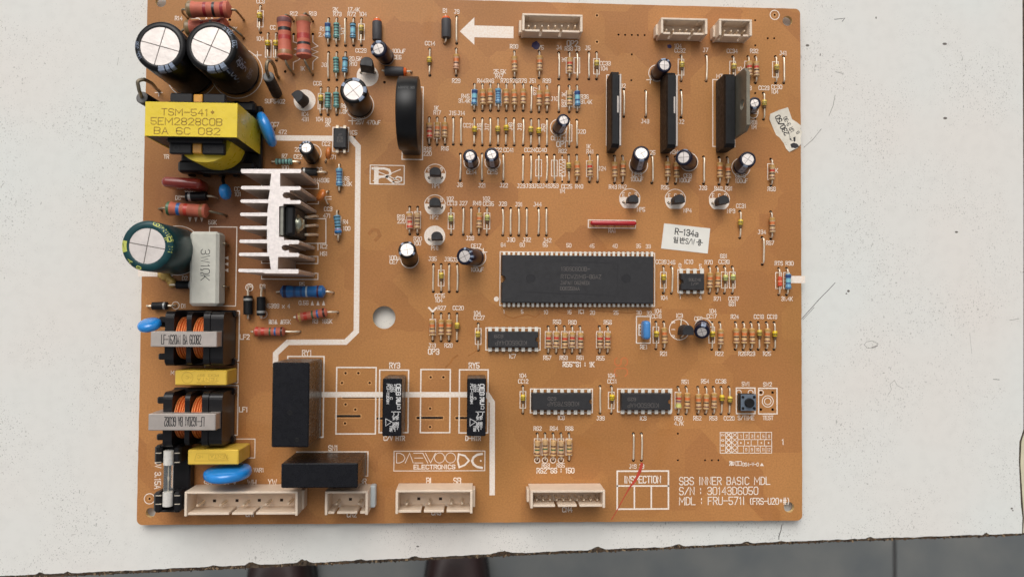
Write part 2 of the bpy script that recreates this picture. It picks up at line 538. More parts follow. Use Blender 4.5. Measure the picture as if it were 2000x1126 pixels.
nzv = 0.0
while x < 1996:
    nzv = 0.75*nzv + rnd.uniform(-0.6, 0.6)
    y = edge_y(x) - 2.6 + 0.8*nzv
    for cx, dp, w in chips:
        y -= 0.8*dp*math.exp(-(abs(x-cx-0.15*w*math.sin(cx))/(w*0.4))**2.4)*rnd.uniform(0.7, 1.15)
    lam.append(P2(x, y, TT))
    core.append(P2(x, edge_y(x) + (3.6 - 0.0012*x) + rnd.uniform(-1.0, 0.9), TT-0.5))
    x += rnd.uniform(2.2, 4.6)
TX0, TY1 = P2(-300, -420, TT)
right = [P2(x_, y_, TT) for x_, y_ in ((1996, 1041), (1997, 1010), (1994, 985), (1990, 900), (1991, 862), (1999, 838), (1999, 400), (1997, 0), (1996, -420))]
m_ = MB(); m_.prism(lam + right + [(TX0, TY1)], TT-0.35, TT)
tput(m_, 'laminate', M_LAM)
m_ = MB(); m_.prism(core + [P2(2010, 1042, TT), P2(2010, -420, TT), (TX0, TY1)], TT-16, TT-0.36)
tput(m_, 'chipboard_core', M_CHIP)
# loose flakes in the broken edge
fl = MB()
for k in range(620):
    x = rnd.uniform(-40, 1995)
    y = edge_y(x) + rnd.uniform(-2.8, 3.4 - 0.0012*x)
    for cx, dp, w in chips:
        if abs(x-cx) < w*0.55 and rnd.random() < 0.6: y -= rnd.uniform(0, dp*0.8)
    q = P(x, y, TT)
    a = rnd.uniform(0, math.pi); s1 = rnd.uniform(0.25, 0.8); s2 = rnd.uniform(0.12, 0.35)
    fl.M = Matrix.Translation((q.x, q.y, TT - 0.45 + rnd.uniform(0, 0.22))) @ Matrix.Rotation(a, 4, 'Z') @ Matrix.Rotation(rnd.uniform(-.5, .5), 4, 'X')
    fl.box(-s1, s1, -s2, s2, -0.1, 0.1, 0, rnd.choice((0, 1, 1, 2, 2)))
tput(fl, 'wood_flakes', [mat('flake_tan', (132, 112, 88), 0.95, var=0.2), mat('flake_brown', (80, 60, 42), 0.95, var=0.2), mat('flake_dark', (48, 38, 30), 0.95, var=0.2)], kind='stuff')
eb = MB()
pts = [P2(x_, y_, TT) for x_, y_ in ((2003, -420), (2004, 400), (2004, 838), (1996, 862), (1994, 905), (1999, 985), (2001, 1012), (1999, 1040), (2012, 1040), (2012, -420))]
eb.prism(pts, TT-16, TT-0.25)
tput(eb, 'edge_banding', mat('cream_edging', (208, 200, 172), 0.5, var=0.08, vscale=0.1))
SCM = [mat('scratch_dark', (88, 84, 82), 0.8), mat('scratch_grey', (140, 136, 130), 0.8), mat('scuff_spot', (110, 104, 98), 0.8)]
nsc = 0
def scr(pts, w, mi=0):
    global nsc
    nsc += 1
    sc = MB()
    sc.ribbon([P2(a, b_, TT) for a, b_ in pts], w*0.19, TT+0.02+0.003*(nsc % 5))
    tput(sc, 'scratch', SCM[mi])
scr([(1566, 622), (1584, 602), (1601, 583), (1618, 566), (1631, 552)], 1.2)
scr([(1568, 624), (1590, 600)], 0.8)
scr([(1631, 186), (1627, 207), (1619, 226)], 1.0, 1); scr([(1604, 252), (1588, 272), (1570, 288)], 1.0, 1)
scr([(1632, 140), (1648, 145)], 0.9, 1); scr([(1630, 38), (1650, 36), (1645, 42)], 1.3)
scr([(1527, 1024), (1525, 1036), (1522, 1044), (1521, 1052)], 1.5); scr([(1525, 1034), (1520, 1048)], 0.8)
scr([(232, 112), (229, 128)], 0.5, 1)
scr([(1735, 770), (1741, 760), (1738, 750), (1747, 742), (1752, 752), (1764, 758)], 0.7, 1)
scr([(1894, 650), (1898, 690)], 0.5, 1); scr([(1940, 740), (1952, 741)], 1.0); scr([(1972, 625), (1990, 622)], 0.9, 1)
scr([(1688, 673), (1692, 667), (1703, 665), (1713, 669), (1714, 675), (1706, 679), (1694, 679), (1688, 673)], 0.8, 1)
scr([(1703, 678), (1712, 675)], 1.8, 1)
for x, y, a, b_ in ((1845, 86, 5, 2.6), (1846, 231, 4.5, 2.6), (1577, 89, 4, 2.5), (1868, 453, 3.5, 2), (1657, 568, 3, 2.5), (1653, 573, 2, 1.4), (1976, 992, 2.5, 2), (1978, 996, 2, 1.2), (816, 1066, 3, 1.5), (1602, 107, 1, 3), (1711, 35, 1.5, 2.5)):
    q = P2(x, y, TT); sc = MB(); sc.disc(q[0], q[1], a*0.19, TT+0.035, 0, 9, b_*0.19); tput(sc, 'scuff_spot', SCM[2])

# ------------------------------------------------------------------ the circuit board: tables read off the photograph
board = bpy.data.objects.new('circuit_board', None); COL.objects.link(board)
board['label'] = 'tan refrigerator control circuit board crowded with soldered components, lying on the white table'
board['category'] = 'circuit board'
board.location = (0, 0, -BOARD_Z*S)
BW, BH, BT = 248.0, 196.86, 1.6

# (x, top hole y, bottom hole y, kind)   kinds: T = tan 10k, R = 1k, B = blue 31.4k, G = teal, E = 150, Q = 220, O = 100, S = 4.7k, C = glass capacitor, D = pale capacitor, J = jumper
AX = []
def row(y0, y1, s, dx=0):
    for tok in s.split():
        x, k = tok[:-1], tok[-1]
        AX.append((float(x) + dx, y0, y1, k))
row(12, 64, '509C')
row(66, 118, '524C 540C')
row(37, 89, '642B 658G 675J 691g 706C')
row(103, 156, '642J 658G 675g')
row(172, 224, '627C 641G 658G')
row(33, 85, '892J')
row(96, 147.5, '839.5C 891t')
row(101, 152, '1004.6T 1053T')
row(103, 154.5, '1091.4J 1111.5R 1127J 1150J 1165C')
row(165, 216, '926.7B 942.4T 957.8T 973.3b 988.9T 1004.4T 1021.8T')
row(168, 218.5, '1037.4J 1052.6T 1068T 1091.3J 1111.5E 1126.8B')
row(175, 228, '1218J'); row(178, 228, '1261J'); row(177, 229, '1330J')
row(230.5, 282, '838.6Q 853.9T 869.3T 885.2J 900.8J')
row(232, 283.5, '926.2C 942J 957.3J 972.6C 988C 1004J 1021.7J')
row(233.5, 285, '1037C 1052.3C 1068J 1111.5J')
row(235, 287, '1126.5J')
row(301, 352.5, '899J 941.6J'); row(302, 354, '982.7J')
row(303, 355, '1021.4J 1036.8J 1052J 1067.6J 1082.6J 1110.5C 1126.2T 1151R 1166.8J')
row(305, 357, '1200T 1215.5T 1273J')
row(306.5, 358.5, '1303T 1319T 1374J'); row(308, 360, '1404T 1420T'); row(311, 362, '1505.5R')
row(109, 158, '1330C 1379J'); row(111, 162, '1431C 1460.5R 1475R 1514.5C 1530.5J')
row(182, 233, '1491C')
row(404.5, 457, '800.3Q 815.7O'); row(406.5, 457.5, '881D 904.8J 920.3J 935.5T 951D')
row(407, 459, '982J 997.5J 1013J 1028.5J 1051.6J 1067J')
row(413, 464, '1444.7C'); row(413.5, 466, '1505.3T'); row(463.5, 516, '1488.5J')
row(516.5, 569, '846.3J 861.7C 877.3J 893J')
row(521, 572, '1295.5C 1311J 1384.8T 1399.8T 1414.6c 1430c')
row(524, 575, '1520.5g 1536B', 0)
row(628.5, 680.5, '1280.8C 1296T'); row(629.5, 681.5, '1390C 1405T 1436T 1451T 1466T 1480.7C 1496.3T 1511.5C')
row(612.5, 665, '845.3T 861.5T 877T 892.6C')
row(632, 683, '934C')
row(637.5, 688.5, '1070.5R 1086R 1102R 1117R 1132.5R 1170.5R 1186R')
row(754, 806, '1021.2C 1171.8J 1193.8C')
row(755.5, 807, '1324S 1339.6T 1362.5T 1377.7T 1393T 1408C 1423.3C')
row(846, 898, '1049.2E 1064.3E 1080E 1095.5E 1111E 1237J 1252.6J')
AX = [a for a in AX if not (a[0] == 1520.5)]
AX = [(x, a, b, ('g' if k == 'g' else k)) for x, a, b, k in AX]
HOLES = [(x, a, 3.0) for x, a, b, k in AX] + [(x, b, 3.0) for x, a, b, k in AX]
HOLES += [(x, y, 2.0) for x, y in ((1166, 30.5), (1166, 82), (1208, 68), (1221, 68.5), (1234, 68.5), (1246, 69), (1259, 69), (1281, 70), (1234, 106.5), (1233, 157),
    (1475, 40), (1475, 89), (1499.5, 75), (1512, 75), (1475, 182), (1475, 232), (1098, 304), (1098, 355), (1324, 846), (1324, 898), (1377, 898), (1390.3, 898), (1403, 898),
    (1513, 29.5), (292, 973), (675, 728), (700, 728), (668, 747), (722, 747), (675, 789), (694, 799), (674, 826), (841, 736), (866, 736), (840, 797), (840, 833), (773, 141.5))]
HOLES += [(x, y, 2.7) for x, y in ((868.5, 33), (868.5, 85), (736, 37.5), (803.5, 141), (751, 139), (751, 161), (573.5, 41), (573.5, 67), (573.5, 145), (611, 41.5), (611, 67), (611, 146), (449, 39), (476, 39), (476, 75), (367, 36),
    (651, 571), (542, 571), (660, 609), (589, 613), (586, 647), (497, 647), (289, 597), (343, 596), (487, 561), (487, 622), (514, 560), (514, 613), (660, 412), (661, 470), (663, 322), (663, 373.5), (532, 317), (585, 317), (637, 337),
    (1520.5, 524), (1520.5, 575), (333, 556), (316, 410), (442, 421), (425, 387), (310, 176), (541, 187), (557, 140), (636, 316), (641, 374), (641, 399), (863, 347), (838, 347), (863, 405), (838, 405), (863, 467), (838, 467),
    (1218, 395), (1242, 395), (1306, 396), (1330, 396), (1392, 397), (1416, 397), (1330, 625), (1330, 658), (1365, 628), (921, 326), (962, 327), (1091, 260), (1243, 331), (536, 251), (1443, 769), (1466, 769), (1486, 766), (1509, 766), (1486, 799), (1509, 799), (732, 142), (705, 142), (591, 209))]
for x0, x1, n in ((984.4, 1270.7, 32),):
    for i in range(n):
        x = x0 + (x1-x0)*i/(n-1)
        HOLES += [(x, 493.5, 2.1), (x + 0.4, 597.5, 2.1)]
DIPS = [(957, 1047, 8, 639.5, 684), (1044.5, 1149, 9, 759.5, 806), (1214.5, 1306, 8, 759.5, 805), (1328, 1368, 4, 526, 572)]
for x0, x1, n, ya, yb in DIPS:
    for i in range(n):
        x = x0 + (x1-x0)*i/(n-1)
        HOLES += [(x, ya, 2.3), (x, yb, 2.3)]
OPEN = [(750, 619.5, 22.3), (1541, 989.5, 10.2), (1538, 41, 9.6), (314, 4, 10), (294, 1000, 9.3)]
SLOTS = [(669, 772.8, 748, 777), (655, 809.8, 704, 814), (736, 814.5, 752, 818.5), (814, 813, 865, 817.2), (890, 813.5, 915, 817.5), (638, 265.5, 694, 269.5)]

def poly_circle(px, py, rpx, n):
    q = P(px, py); r = rpx*mmpx(px, py)
    return [(q.x + r*math.cos(2*math.pi*k/n), q.y + r*math.sin(2*math.pi*k/n)) for k in range(n)]
cr = 2.0
outl = []
for cx, cy, a0 in ((BW/2-cr, BH/2-cr, 0), (-BW/2+cr, BH/2-cr, 90), (-BW/2+cr, -BH/2+cr, 180), (BW/2-cr, -BH/2+cr, 270)):
    for k in range(6):
        a = rad(a0 + 18*k)
        outl.append((cx + cr*math.cos(a), cy + cr*math.sin(a)))
# a slightly rough punched edge
fine = []
for i, p in enumerate(outl):
    q = outl[(i+1) % len(outl)]
    L = math.hypot(q[0]-p[0], q[1]-p[1])
    n = max(1, int(L/2.5))
    for k in range(n):
        t = k/n
        j = 0.0 if k == 0 else rnd.uniform(-0.06, 0.06)
        nx, ny = (q[1]-p[1])/L, -(q[0]-p[0])/L
        fine.append((p[0]+(q[0]-p[0])*t + nx*j, p[1]+(q[1]-p[1])*t + ny*j))
holes_mm, seen = [], []
for x, y, r in HOLES:
    if any(abs(x-a) < 4.6 and abs(y-b_) < 4.6 for a, b_ in seen): continue
    seen.append((x, y)); holes_mm.append(poly_circle(x, y, r, 9))
small_n = len(holes_mm)
slot_mm = []
for x0, y0, x1, y1 in SLOTS:
    a, b_, c_, d_ = rect(x0, y0, x1, y1)
    slot_mm.append([(a, c_), (b_, c_), (b_, d_), (a, d_)])
for x, y, r in OPEN: holes_mm.append(poly_circle(x, y, r, 30))
def hole_clear(h, others):
    cx = sum(p[0] for p in h)/len(h); cy = sum(p[1] for p in h)/len(h)
    return not any(o[0][0]-0.6 < cx < o[1][0]+0.6 and o[0][1]-0.6 < cy < o[2][1]+0.6 for o in others)
small = [h for h in holes_mm[:small_n] if hole_clear(h, slot_mm)]
openh = holes_mm[small_n:]
cut = small + slot_mm + openh
vv, ff = fill_cdt(fine, cut)
pm = MB()
pm.add([(v.x, v.y, 0) for v in vv], ff, 0)
pm.add([(v.x, v.y, -BT) for v in vv], [f[::-1] for f in ff], 0)
n = len(fine)
pm.add([(x, y, 0) for x, y in fine] + [(x, y, -BT) for x, y in fine], [(n+i, n+(i+1) % n, (i+1) % n, i) for i in range(n)], 1)
for h in cut:
    n = len(h)
    a = sum(h[i][0]*h[(i+1) % n][1] - h[(i+1) % n][0]*h[i][1] for i in range(n))
    if a < 0: h = h[::-1]
    pm.add([(x, y, 0) for x, y in h] + [(x, y, -BT) for x, y in h], [(i, (i+1) % n, n+(i+1) % n, n+i) for i in range(n)], 2 if n < 20 else 1, n > 20)
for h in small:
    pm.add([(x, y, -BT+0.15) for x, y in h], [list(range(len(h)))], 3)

def board_material():
    m = bpy.data.materials.new('tan_phenolic_board'); m.use_nodes = True
    n, l = m.node_tree.nodes, m.node_tree.links
    b = n['Principled BSDF']; b.inputs['Roughness'].default_value = 0.36
    b.inputs['Specular IOR Level'].default_value = 0.25
    tc = n.new('ShaderNodeTexCoord')
    mp = n.new('ShaderNodeMapping'); mp.inputs['Scale'].default_value = (1000, 1000, 1000)
    l.new(tc.outputs['Object'], mp.inputs[0])
    def nz(sc, det=3, dist=0.0):
        t = n.new('ShaderNodeTexNoise'); t.inputs['Scale'].default_value = sc; t.inputs['Detail'].default_value = det; t.inputs['Distortion'].default_value = dist
        l.new(mp.outputs[0], t.inputs['Vector']); return t
    def ramp(src, stops):
        r = n.new('ShaderNodeValToRGB')
        while len(r.color_ramp.elements) < len(stops): r.color_ramp.elements.new(0.5)
        for e, (p, c) in zip(r.color_ramp.elements, stops): e.position = p; e.color = lin(c)
        l.new(src.outputs[0], r.inputs[0]); return r
    def mix(a, bb, f, mode='MIX'):
        q = n.new('ShaderNodeMix'); q.data_type = 'RGBA'; q.blend_type = mode
        l.new(a, q.inputs['A']); l.new(bb, q.inputs['B'])
        if hasattr(f, 'outputs'): l.new(f.outputs[0], q.inputs['Factor'])
        else: q.inputs['Factor'].default_value = f
        return q.outputs['Result']
    base = ramp(nz(0.022, 4), [(0.30, (178, 123, 77)), (0.5, (190, 131, 79)), (0.70, (196, 139, 84))])
    # copper tracks on the underside showing through as soft blocks
    v = n.new('ShaderNodeTexVoronoi'); v.distance = 'CHEBYCHEV'; v.inputs['Scale'].default_value = 0.06; v.voronoi_dimensions = '2D'
    l.new(mp.outputs[0], v.inputs['Vector'])
    sp = n.new('ShaderNodeSeparateColor'); l.new(v.outputs['Color'], sp.inputs[0])
    cu = ramp(sp, [(0.25, (174, 117, 70)), (0.6, (196, 138, 82))])
    c1 = mix(base.outputs[0], cu.outputs[0], 0.55)
    # flux stains, amber
    st = n.new('ShaderNodeMapRange'); st.inputs[1].default_value = 0.60; st.inputs[2].default_value = 0.76; st.inputs[3].default_value = 0; st.inputs[4].default_value = 0.45
    l.new(nz(0.035, 5, 0.8).outputs[0], st.inputs[0])
    amb = n.new('ShaderNodeRGB'); amb.outputs[0].default_value = lin((172, 108, 46))
    c2 = mix(c1, amb.outputs[0], st)
    # age tone, uneven patches
    olive = n.new('ShaderNodeRGB'); olive.outputs[0].default_value = lin((164, 116, 64))
    om = n.new('ShaderNodeMapRange'); om.inputs[1].default_value = 0.42; om.inputs[2].default_value = 0.66; om.inputs[3].default_value = 0; om.inputs[4].default_value = 0.6
    l.new(nz(0.011, 3, 0.6).outputs[0], om.inputs[0])
    c2 = mix(c2, olive.outputs[0], om)
    sc_ = P(445, 420)  # shade among the tall parts painted into the board colour, plus some heat browning
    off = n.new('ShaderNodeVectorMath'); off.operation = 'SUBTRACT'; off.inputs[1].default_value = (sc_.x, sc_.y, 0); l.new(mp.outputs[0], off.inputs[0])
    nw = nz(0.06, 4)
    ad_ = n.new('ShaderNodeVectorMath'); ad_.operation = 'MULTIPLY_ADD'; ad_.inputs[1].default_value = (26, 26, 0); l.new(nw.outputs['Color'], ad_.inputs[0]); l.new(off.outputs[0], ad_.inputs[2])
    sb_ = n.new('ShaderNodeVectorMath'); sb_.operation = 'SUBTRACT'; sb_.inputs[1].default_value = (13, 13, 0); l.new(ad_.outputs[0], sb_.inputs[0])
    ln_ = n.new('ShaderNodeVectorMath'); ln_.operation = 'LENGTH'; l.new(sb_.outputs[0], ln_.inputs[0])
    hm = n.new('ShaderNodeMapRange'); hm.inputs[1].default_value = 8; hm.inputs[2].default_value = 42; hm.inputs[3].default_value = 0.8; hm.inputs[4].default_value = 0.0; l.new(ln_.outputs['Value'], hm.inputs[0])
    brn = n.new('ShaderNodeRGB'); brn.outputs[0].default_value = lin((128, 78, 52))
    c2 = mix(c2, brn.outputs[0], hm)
    fine_ = ramp(nz(1.6, 4), [(0.35, (236, 236, 236)), (0.65, (255, 255, 255))])
    c3 = mix(c2, fine_.outputs[0], 1.0, 'MULTIPLY')
    l.new(c3, b.inputs['Base Color'])
    rr = n.new('ShaderNodeMapRange'); rr.inputs[3].default_value = 0.28; rr.inputs[4].default_value = 0.5
    l.new(nz(0.08, 4).outputs[0], rr.inputs[0]); l.new(rr.outputs[0], b.inputs['Roughness'])
    bp = n.new('ShaderNodeBump'); bp.inputs['Strength'].default_value = 0.12; bp.inputs['Distance'].default_value = 0.0002
    l.new(nz(0.5, 4).outputs[0], bp.inputs['Height']); l.new(bp.outputs[0], b.inputs['Normal'])
    return m
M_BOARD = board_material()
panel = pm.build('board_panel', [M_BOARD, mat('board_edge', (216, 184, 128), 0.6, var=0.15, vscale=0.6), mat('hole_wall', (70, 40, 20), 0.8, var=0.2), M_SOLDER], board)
# solder joints and clipped leads under the board keep it off the table
ft = MB()
for k, h in enumerate(small):
    cx = sum(p[0] for p in h)/len(h); cy = sum(p[1] for p in h)/len(h)
    ft.M = Matrix.Translation((cx, cy, 0))
    ft.lathe([(-BT-1.95+rnd.uniform(0, 0.6), 0.25), (-BT-1.0, 0.3), (-BT-0.01, 0.95)], 6)
ft.M = Matrix.Identity(4)
ft.build('solder_joints', mat('solder', (180, 180, 180), 0.3, 0.9), board, kind='stuff')

# ------------------------------------------------------------------ printed legend
def silk_material():
    m = bpy.data.materials.new('white_legend_ink'); m.use_nodes = True
    n, l = m.node_tree.nodes, m.node_tree.links
    b = n['Principled BSDF']; b.inputs['Roughness'].default_value = 0.6
    tc = n.new('ShaderNodeTexCoord')
    mp = n.new('ShaderNodeMapping'); mp.inputs['Scale'].default_value = (1000, 1000, 1000)
    l.new(tc.outputs['Object'], mp.inputs[0])
    t = n.new('ShaderNodeTexNoise'); t.inputs['Scale'].default_value = 1.6; t.inputs['Detail'].default_value = 3
    l.new(mp.outputs[0], t.inputs['Vector'])
    r = n.new('ShaderNodeValToRGB')
    r.color_ramp.elements[0].position = 0.28; r.color_ramp.elements[0].color = lin((236, 214, 192))
    r.color_ramp.elements[1].position = 0.6; r.color_ramp.elements[1].color = lin((246, 234, 222))
    l.new(t.outputs[0], r.inputs[0]); l.new(r.outputs[0], b.inputs['Base Color'])
    return m
M_SILK = silk_material()
SZ = 0.03
sk, fk = MB(), MB()     # lettering and lines; solid areas
def lab(s, px, py, hpx=7.6, rot=0.0, w=None, **k):
    q = P(px, py); u = mmpx(px, py)
    text(sk, s, q.x, q.y, hpx*u, (w*u*1.05 if w else max(0.235, hpx*u*0.155)), rad(rot), z=SZ+0.01*(len(sk.f) % 3), **k)
def line(pts, w=1.4, closed=False, mb=None):
    u = mmpx(*pts[0])
    (mb or sk).ribbon([P2(a, b_) for a, b_ in pts], w*u*(1.0 if mb else 1.2), SZ+0.012*(len(sk.f) % 4), closed)
def boxl(x0, y0, x1, y1, w=1.5):
    a, b_, c_, d_ = rect(x0, y0, x1, y1)
    sk.ribbon([(a, c_), (b_, c_), (b_, d_), (a, d_)], w*0.225, SZ+0.012*(len(sk.f) % 4), True)
def solid(pts, z=SZ-0.012):
    """solid printed area with the drilled holes left open"""
    xs = [p[0] for p in pts]; ys = [p[1] for p in pts]
    inside = []
    for h in cut:
        cx = sum(p[0] for p in h)/len(h); cy = sum(p[1] for p in h)/len(h)
        if min(xs)+0.4 < cx < max(xs)-0.4 and min(ys)+0.4 < cy < max(ys)-0.4 and len(h) < 20:
            # keep only holes really inside
            r_ = 0.6; ok = True
            for dx, dy in ((r_, 0), (-r_, 0), (0, r_), (0, -r_)):
                c = False; n_ = len(pts); j = n_-1
                for i in range(n_):
                    if (pts[i][1] > cy+dy) != (pts[j][1] > cy+dy) and cx+dx < (pts[j][0]-pts[i][0])*(cy+dy-pts[i][1])/(pts[j][1]-pts[i][1])+pts[i][0]: c = not c
                    j = i
                ok = ok and c
            if ok: inside.append(h)
    v_, f_ = fill_cdt(pts, inside)
    fk.add([(p.x, p.y, z) for p in v_], f_, 0)
LABELS = """CC9 509 3|R14 349 36|2K 458 57|R12 574 27|R13 611 27|104 508 76|CC 533 54|1K 591 134|2K 655 19|R73 659 28|17.4K 691 19|R72 687 28|104 709 28|R11 631 57|2.4K 632 68
CC29 705 99|J8 633 127|20.5K 694 115|R10 690 125|CC6 620 163|100uF 779 100|CE6 776 112|104 624 233|R8 641 235|2K 640 243|R9 671 207|1.8K 671 218|SUF5402 537 198|IC4 596 223|431 596 233|CC7 537 243
472 552 258|CE5 705 228|IC5 691 259|CC2 637 281|471 649 307|R7 556 305|100 557 327|CE2 582 306|22 581 292|D6 624 331|IN4936 628 352|R6 677 349|6.8K 678 359|CC3 641 408|471 638 421|R4 675 433|100 677 446
iC2 632 481|HS1 632 495|B1 869 21|J9 892 23|CC14 840 85|R29 891 158|R80 1004 91|R75 1054 93|25.5K 976 140|R47 975 149|R44 940 158|R46 957 158|R78 986 158|R76 1004 158|R79 1021 158|J51 1040 158|R39 1068 158
R45 909 188|31.4K 907 197|J10 1083 193|J4 1092 93|R38 1111 95|J3 1128 95|J5 1148 94|CC33 1182 124|104 1180 134|J2 1217 168|J43 1260 237|R36 1142 189|31.4K 1145 199|104 1324 90|CC32 1328 99|J7 1378 98
CC34 1430 100|R32 1473 100|J41 1529 104|R33 1460 172|CC23 1492 172|CC30 1517 170|104 1513 179|M7 1405 149|104 1447 135|1K 852 211|R17 854 220|J15 884 221|J14 901 221|CC21 914 245|R18 835 291|220 835 300
R16 869 290|CC22 970 293|CC41 993 293|CC24 1035 293|CC40 1057 293|CE12 1086 270|J1 1102 272|R82 1099 295|1K 1149 286|R41 1152 296|J20 1136 257|J24 1176 329|R81 1472 239|1M 1472 248|J2 1331 238
CE14 921 336|CE15 962 336|J6 898 361|J21 941 362|J22 984 362|J23 1018 363|J33 1035 363|J52 1051 363|J49 1067 363|J53 1083 363|CC25 1107 364|1M 1098 373|R40 1131 364|NP1 851 363|NP2 848 424|PN1 849 484
R43 1197 365|R42 1216 365|CE13 1244 341|100uF 1244 350|J25 1272 298|R35 1299 366|R34 1317 297|CE9 1343 343|100uF 1338 352|J26 1373 367|CE16 1446 343|100uF 1448 353|R48 1403 368|R31 1423 368|R68 1507 369|1K 1515 333
NP5 1252 409|NP4 1343 411|NP3 1428 412|R19 783 423|220 784 432|R20 816 466|100 815 475|102 879 388|CC13 883 397|J27 905 397|J28 918 465|R49 932 397|102 950 388|CC35 954 398|J29 982 398|J31 1013 399|J30 998 468
J32 1029 468|J44 1050 399|J42 1069 469|RA1 1195 450|CC31 1447 402|J34 1488 453|R67 1504 474|CC39 1291 511|J46 1311 512|IC10 1345 511|R70 1384 512|681 1413 500|CC38 1414 511|RTS 1521 514|R30 1542 514|31.4K 1537 583
104 1297 581|R71 1401 583|CC37 1433 583|681 1430 593|IC1 1135 608|104 1285 607|CC16 1282 617|R21 1296 690|IC3 1327 616|CE8 1364 622|104 1392 607|CC17 1390 617|R22 1405 690|R24 1435 618|R26 1450 690|R23 1467 690
CC18 1482 618|CC19 1508 618|R25 1498 690|RE1 1257 677|100u 770 503|CE7 769 511|J35 845 505|J36 876 506|J37 892 507|CE17 930 480|100uF 932 526|CC15 859 577|104 857 586|R27 863 601|CC20 895 601|J13 844 674|R28 876 674
104 932 611|CC27 936 620|IC7 1001 695|R58 1088 628|R60 1118 629|R56 1187 629|R57 1069 698|R59 1101 698|R61 1133 698|R55 1173 699|R5 590 555|0.56 593 591|D4 489 559|D3 513 559|2X1N5399 x 4 540 597|R84 533 628|165K 558 628
R3 616 627|165K 639 627|D1 358 597|M 337 727|TR 325 306|D5 348 386|CC 463 369|101 464 379|56K 415 434|600V 372 371|VAR1 505 917|104 1021 733|CC12 1022 744|CC11 1195 744|104 1194 733|IC8 1096 815|J39 1173 816
IC9 1256 816|R50 1325 816|4.7K 1326 826|R51 1338 745|R52 1362 816|R54 1377 744|R53 1393 816|CC36 1408 744|CC28 1424 816|SW1 1456 749|SW2 1499 750|TEST 1500 815|R62 1050 836|R64 1082 836|R66 1112 836
R63 1066 908|R65 1095 908|J19 1236 910|J3 1253 910|D2 361 543"""
for tok in LABELS.replace('\n', '|').split('|'):
    a = tok.rsplit(' ', 2)
    s_ = a[0].replace('2X1N', '1N')
    lab(s_, float(a[1]), float(a[2]), 7.6 if len(s_) < 7 else 7.8)
for s_, x, y in (('64', 983, 478), ('60', 1020, 478), ('55', 1065, 478), ('50', 1111, 479), ('45', 1156, 480), ('40', 1201, 480), ('35', 1247, 480), ('33', 1266, 481),
                 ('1', 984, 608), ('5', 1020, 608), ('10', 1066, 609), ('15', 1112, 609), ('20', 1157, 610), ('25', 1203, 610), ('30', 1248, 610), ('32', 1268, 611)):
    lab(s_, x, y, 7.2, w=1.0)
for s_, x, y, h in (('8', 1328, 518.5, 8), ('5', 1368, 520, 8), ('1', 1328, 579, 8), ('4', 1368, 580, 8), ('OP1', 1096, 281.5, 10.5), ('OP2', 1118, 85, 10.5), ('OP3', 847, 686, 10.5),
                    ('R55~61 : 1K', 1130, 711, 9), ('R62~66 : 150', 1085, 918, 9.5), ('RY1', 599, 688.5, 10), ('RY3', 771, 713, 10), ('RY5', 926, 713, 10), ('SN1', 650, 874, 10),
                    ('C/V HTR', 770, 855, 8.5), ('D-HTR', 924, 855, 8.5), ('LF2', 478, 657.5, 9), ('LF1', 475, 799, 9), ('S/TIME', 1457, 815, 8), ('25V 470uF', 719, 239, 7.6),
                    ('SB', 406, 943, 11), ('SB *', 447, 943, 11), ('WH', 492, 942, 11), ('YW', 532, 941, 11), ('BR', 709, 939, 10), ('BL', 840, 938, 11), ('SB', 893, 938, 11),
                    ('CN1', 488, 1003, 9), ('CN2', 687, 1004, 9), ('CN3', 852, 1000, 9), ('CN4', 1108, 994, 9.5), ('1', 1528.5, 862, 10)):
    lab(s_, x, y, h, w=(1.7 if h > 8.4 else None))
lab('INSPECTION', 1255, 935.5, 13, w=1.9, xs=0.69)
for s_, x0, x1, y, h in (('SBS INNER BASIC MDL', 1327, 1508, 938.5, 14.5), ('S/N : 30143D6050', 1327, 1484, 958, 14.5), ('MDL : FRU-571I', 1327, 1456, 977.5, 14.5), ('(FRS-U20*#)', 1463, 1545, 978, 12)):
    q = P(x0, y); u = mmpx(x0, y)
    hh = h*u; nadv = tlen(s_)
    text(sk, s_, q.x, q.y, hh, 1.7*u, 0, 'l', xs=(x1-x0)*u/nadv/(hh/6), z=SZ)
lab('DS4-V-0', 1466, 906, 6.5, w=1.1)
lab('R', 1427, 904, 7, w=2.0); lab('U', 1432, 904, 6, w=1.6)
boxl(1437, 900, 1448, 908, 1.0); lab('E', 1442, 904, 5, w=1.0)
solid([P2(1484, 909), P2(1492, 909), P2(1488, 903)])
for s_, x, y, r_ in (('R77', 1045.5, 178, 90), ('R37 1K', 1101, 195, 90), ('1K', 1101, 117, 90), ('J16', 936, 248, 90), ('J17', 951, 248, 90), ('J48', 997, 247, 90), ('J18', 1015, 248, 90), ('J50', 1061, 250, 90), ('J47', 670, 62, 90)):
    lab(s_, x, y, 7.2, r_)
lab('250V 3.15A', 308.5, 918, 11, -90, w=1.7)
for cx, cy, s_ in ((850, 331, 'ECB'), (850, 391, 'ECB'), (1230, 380, 'ECB'), (1319, 382, 'ECB'), (1405, 382, 'ECB')):
    for k, c_ in enumerate(s_): lab(c_, cx + (k-1)*12, cy, 7)
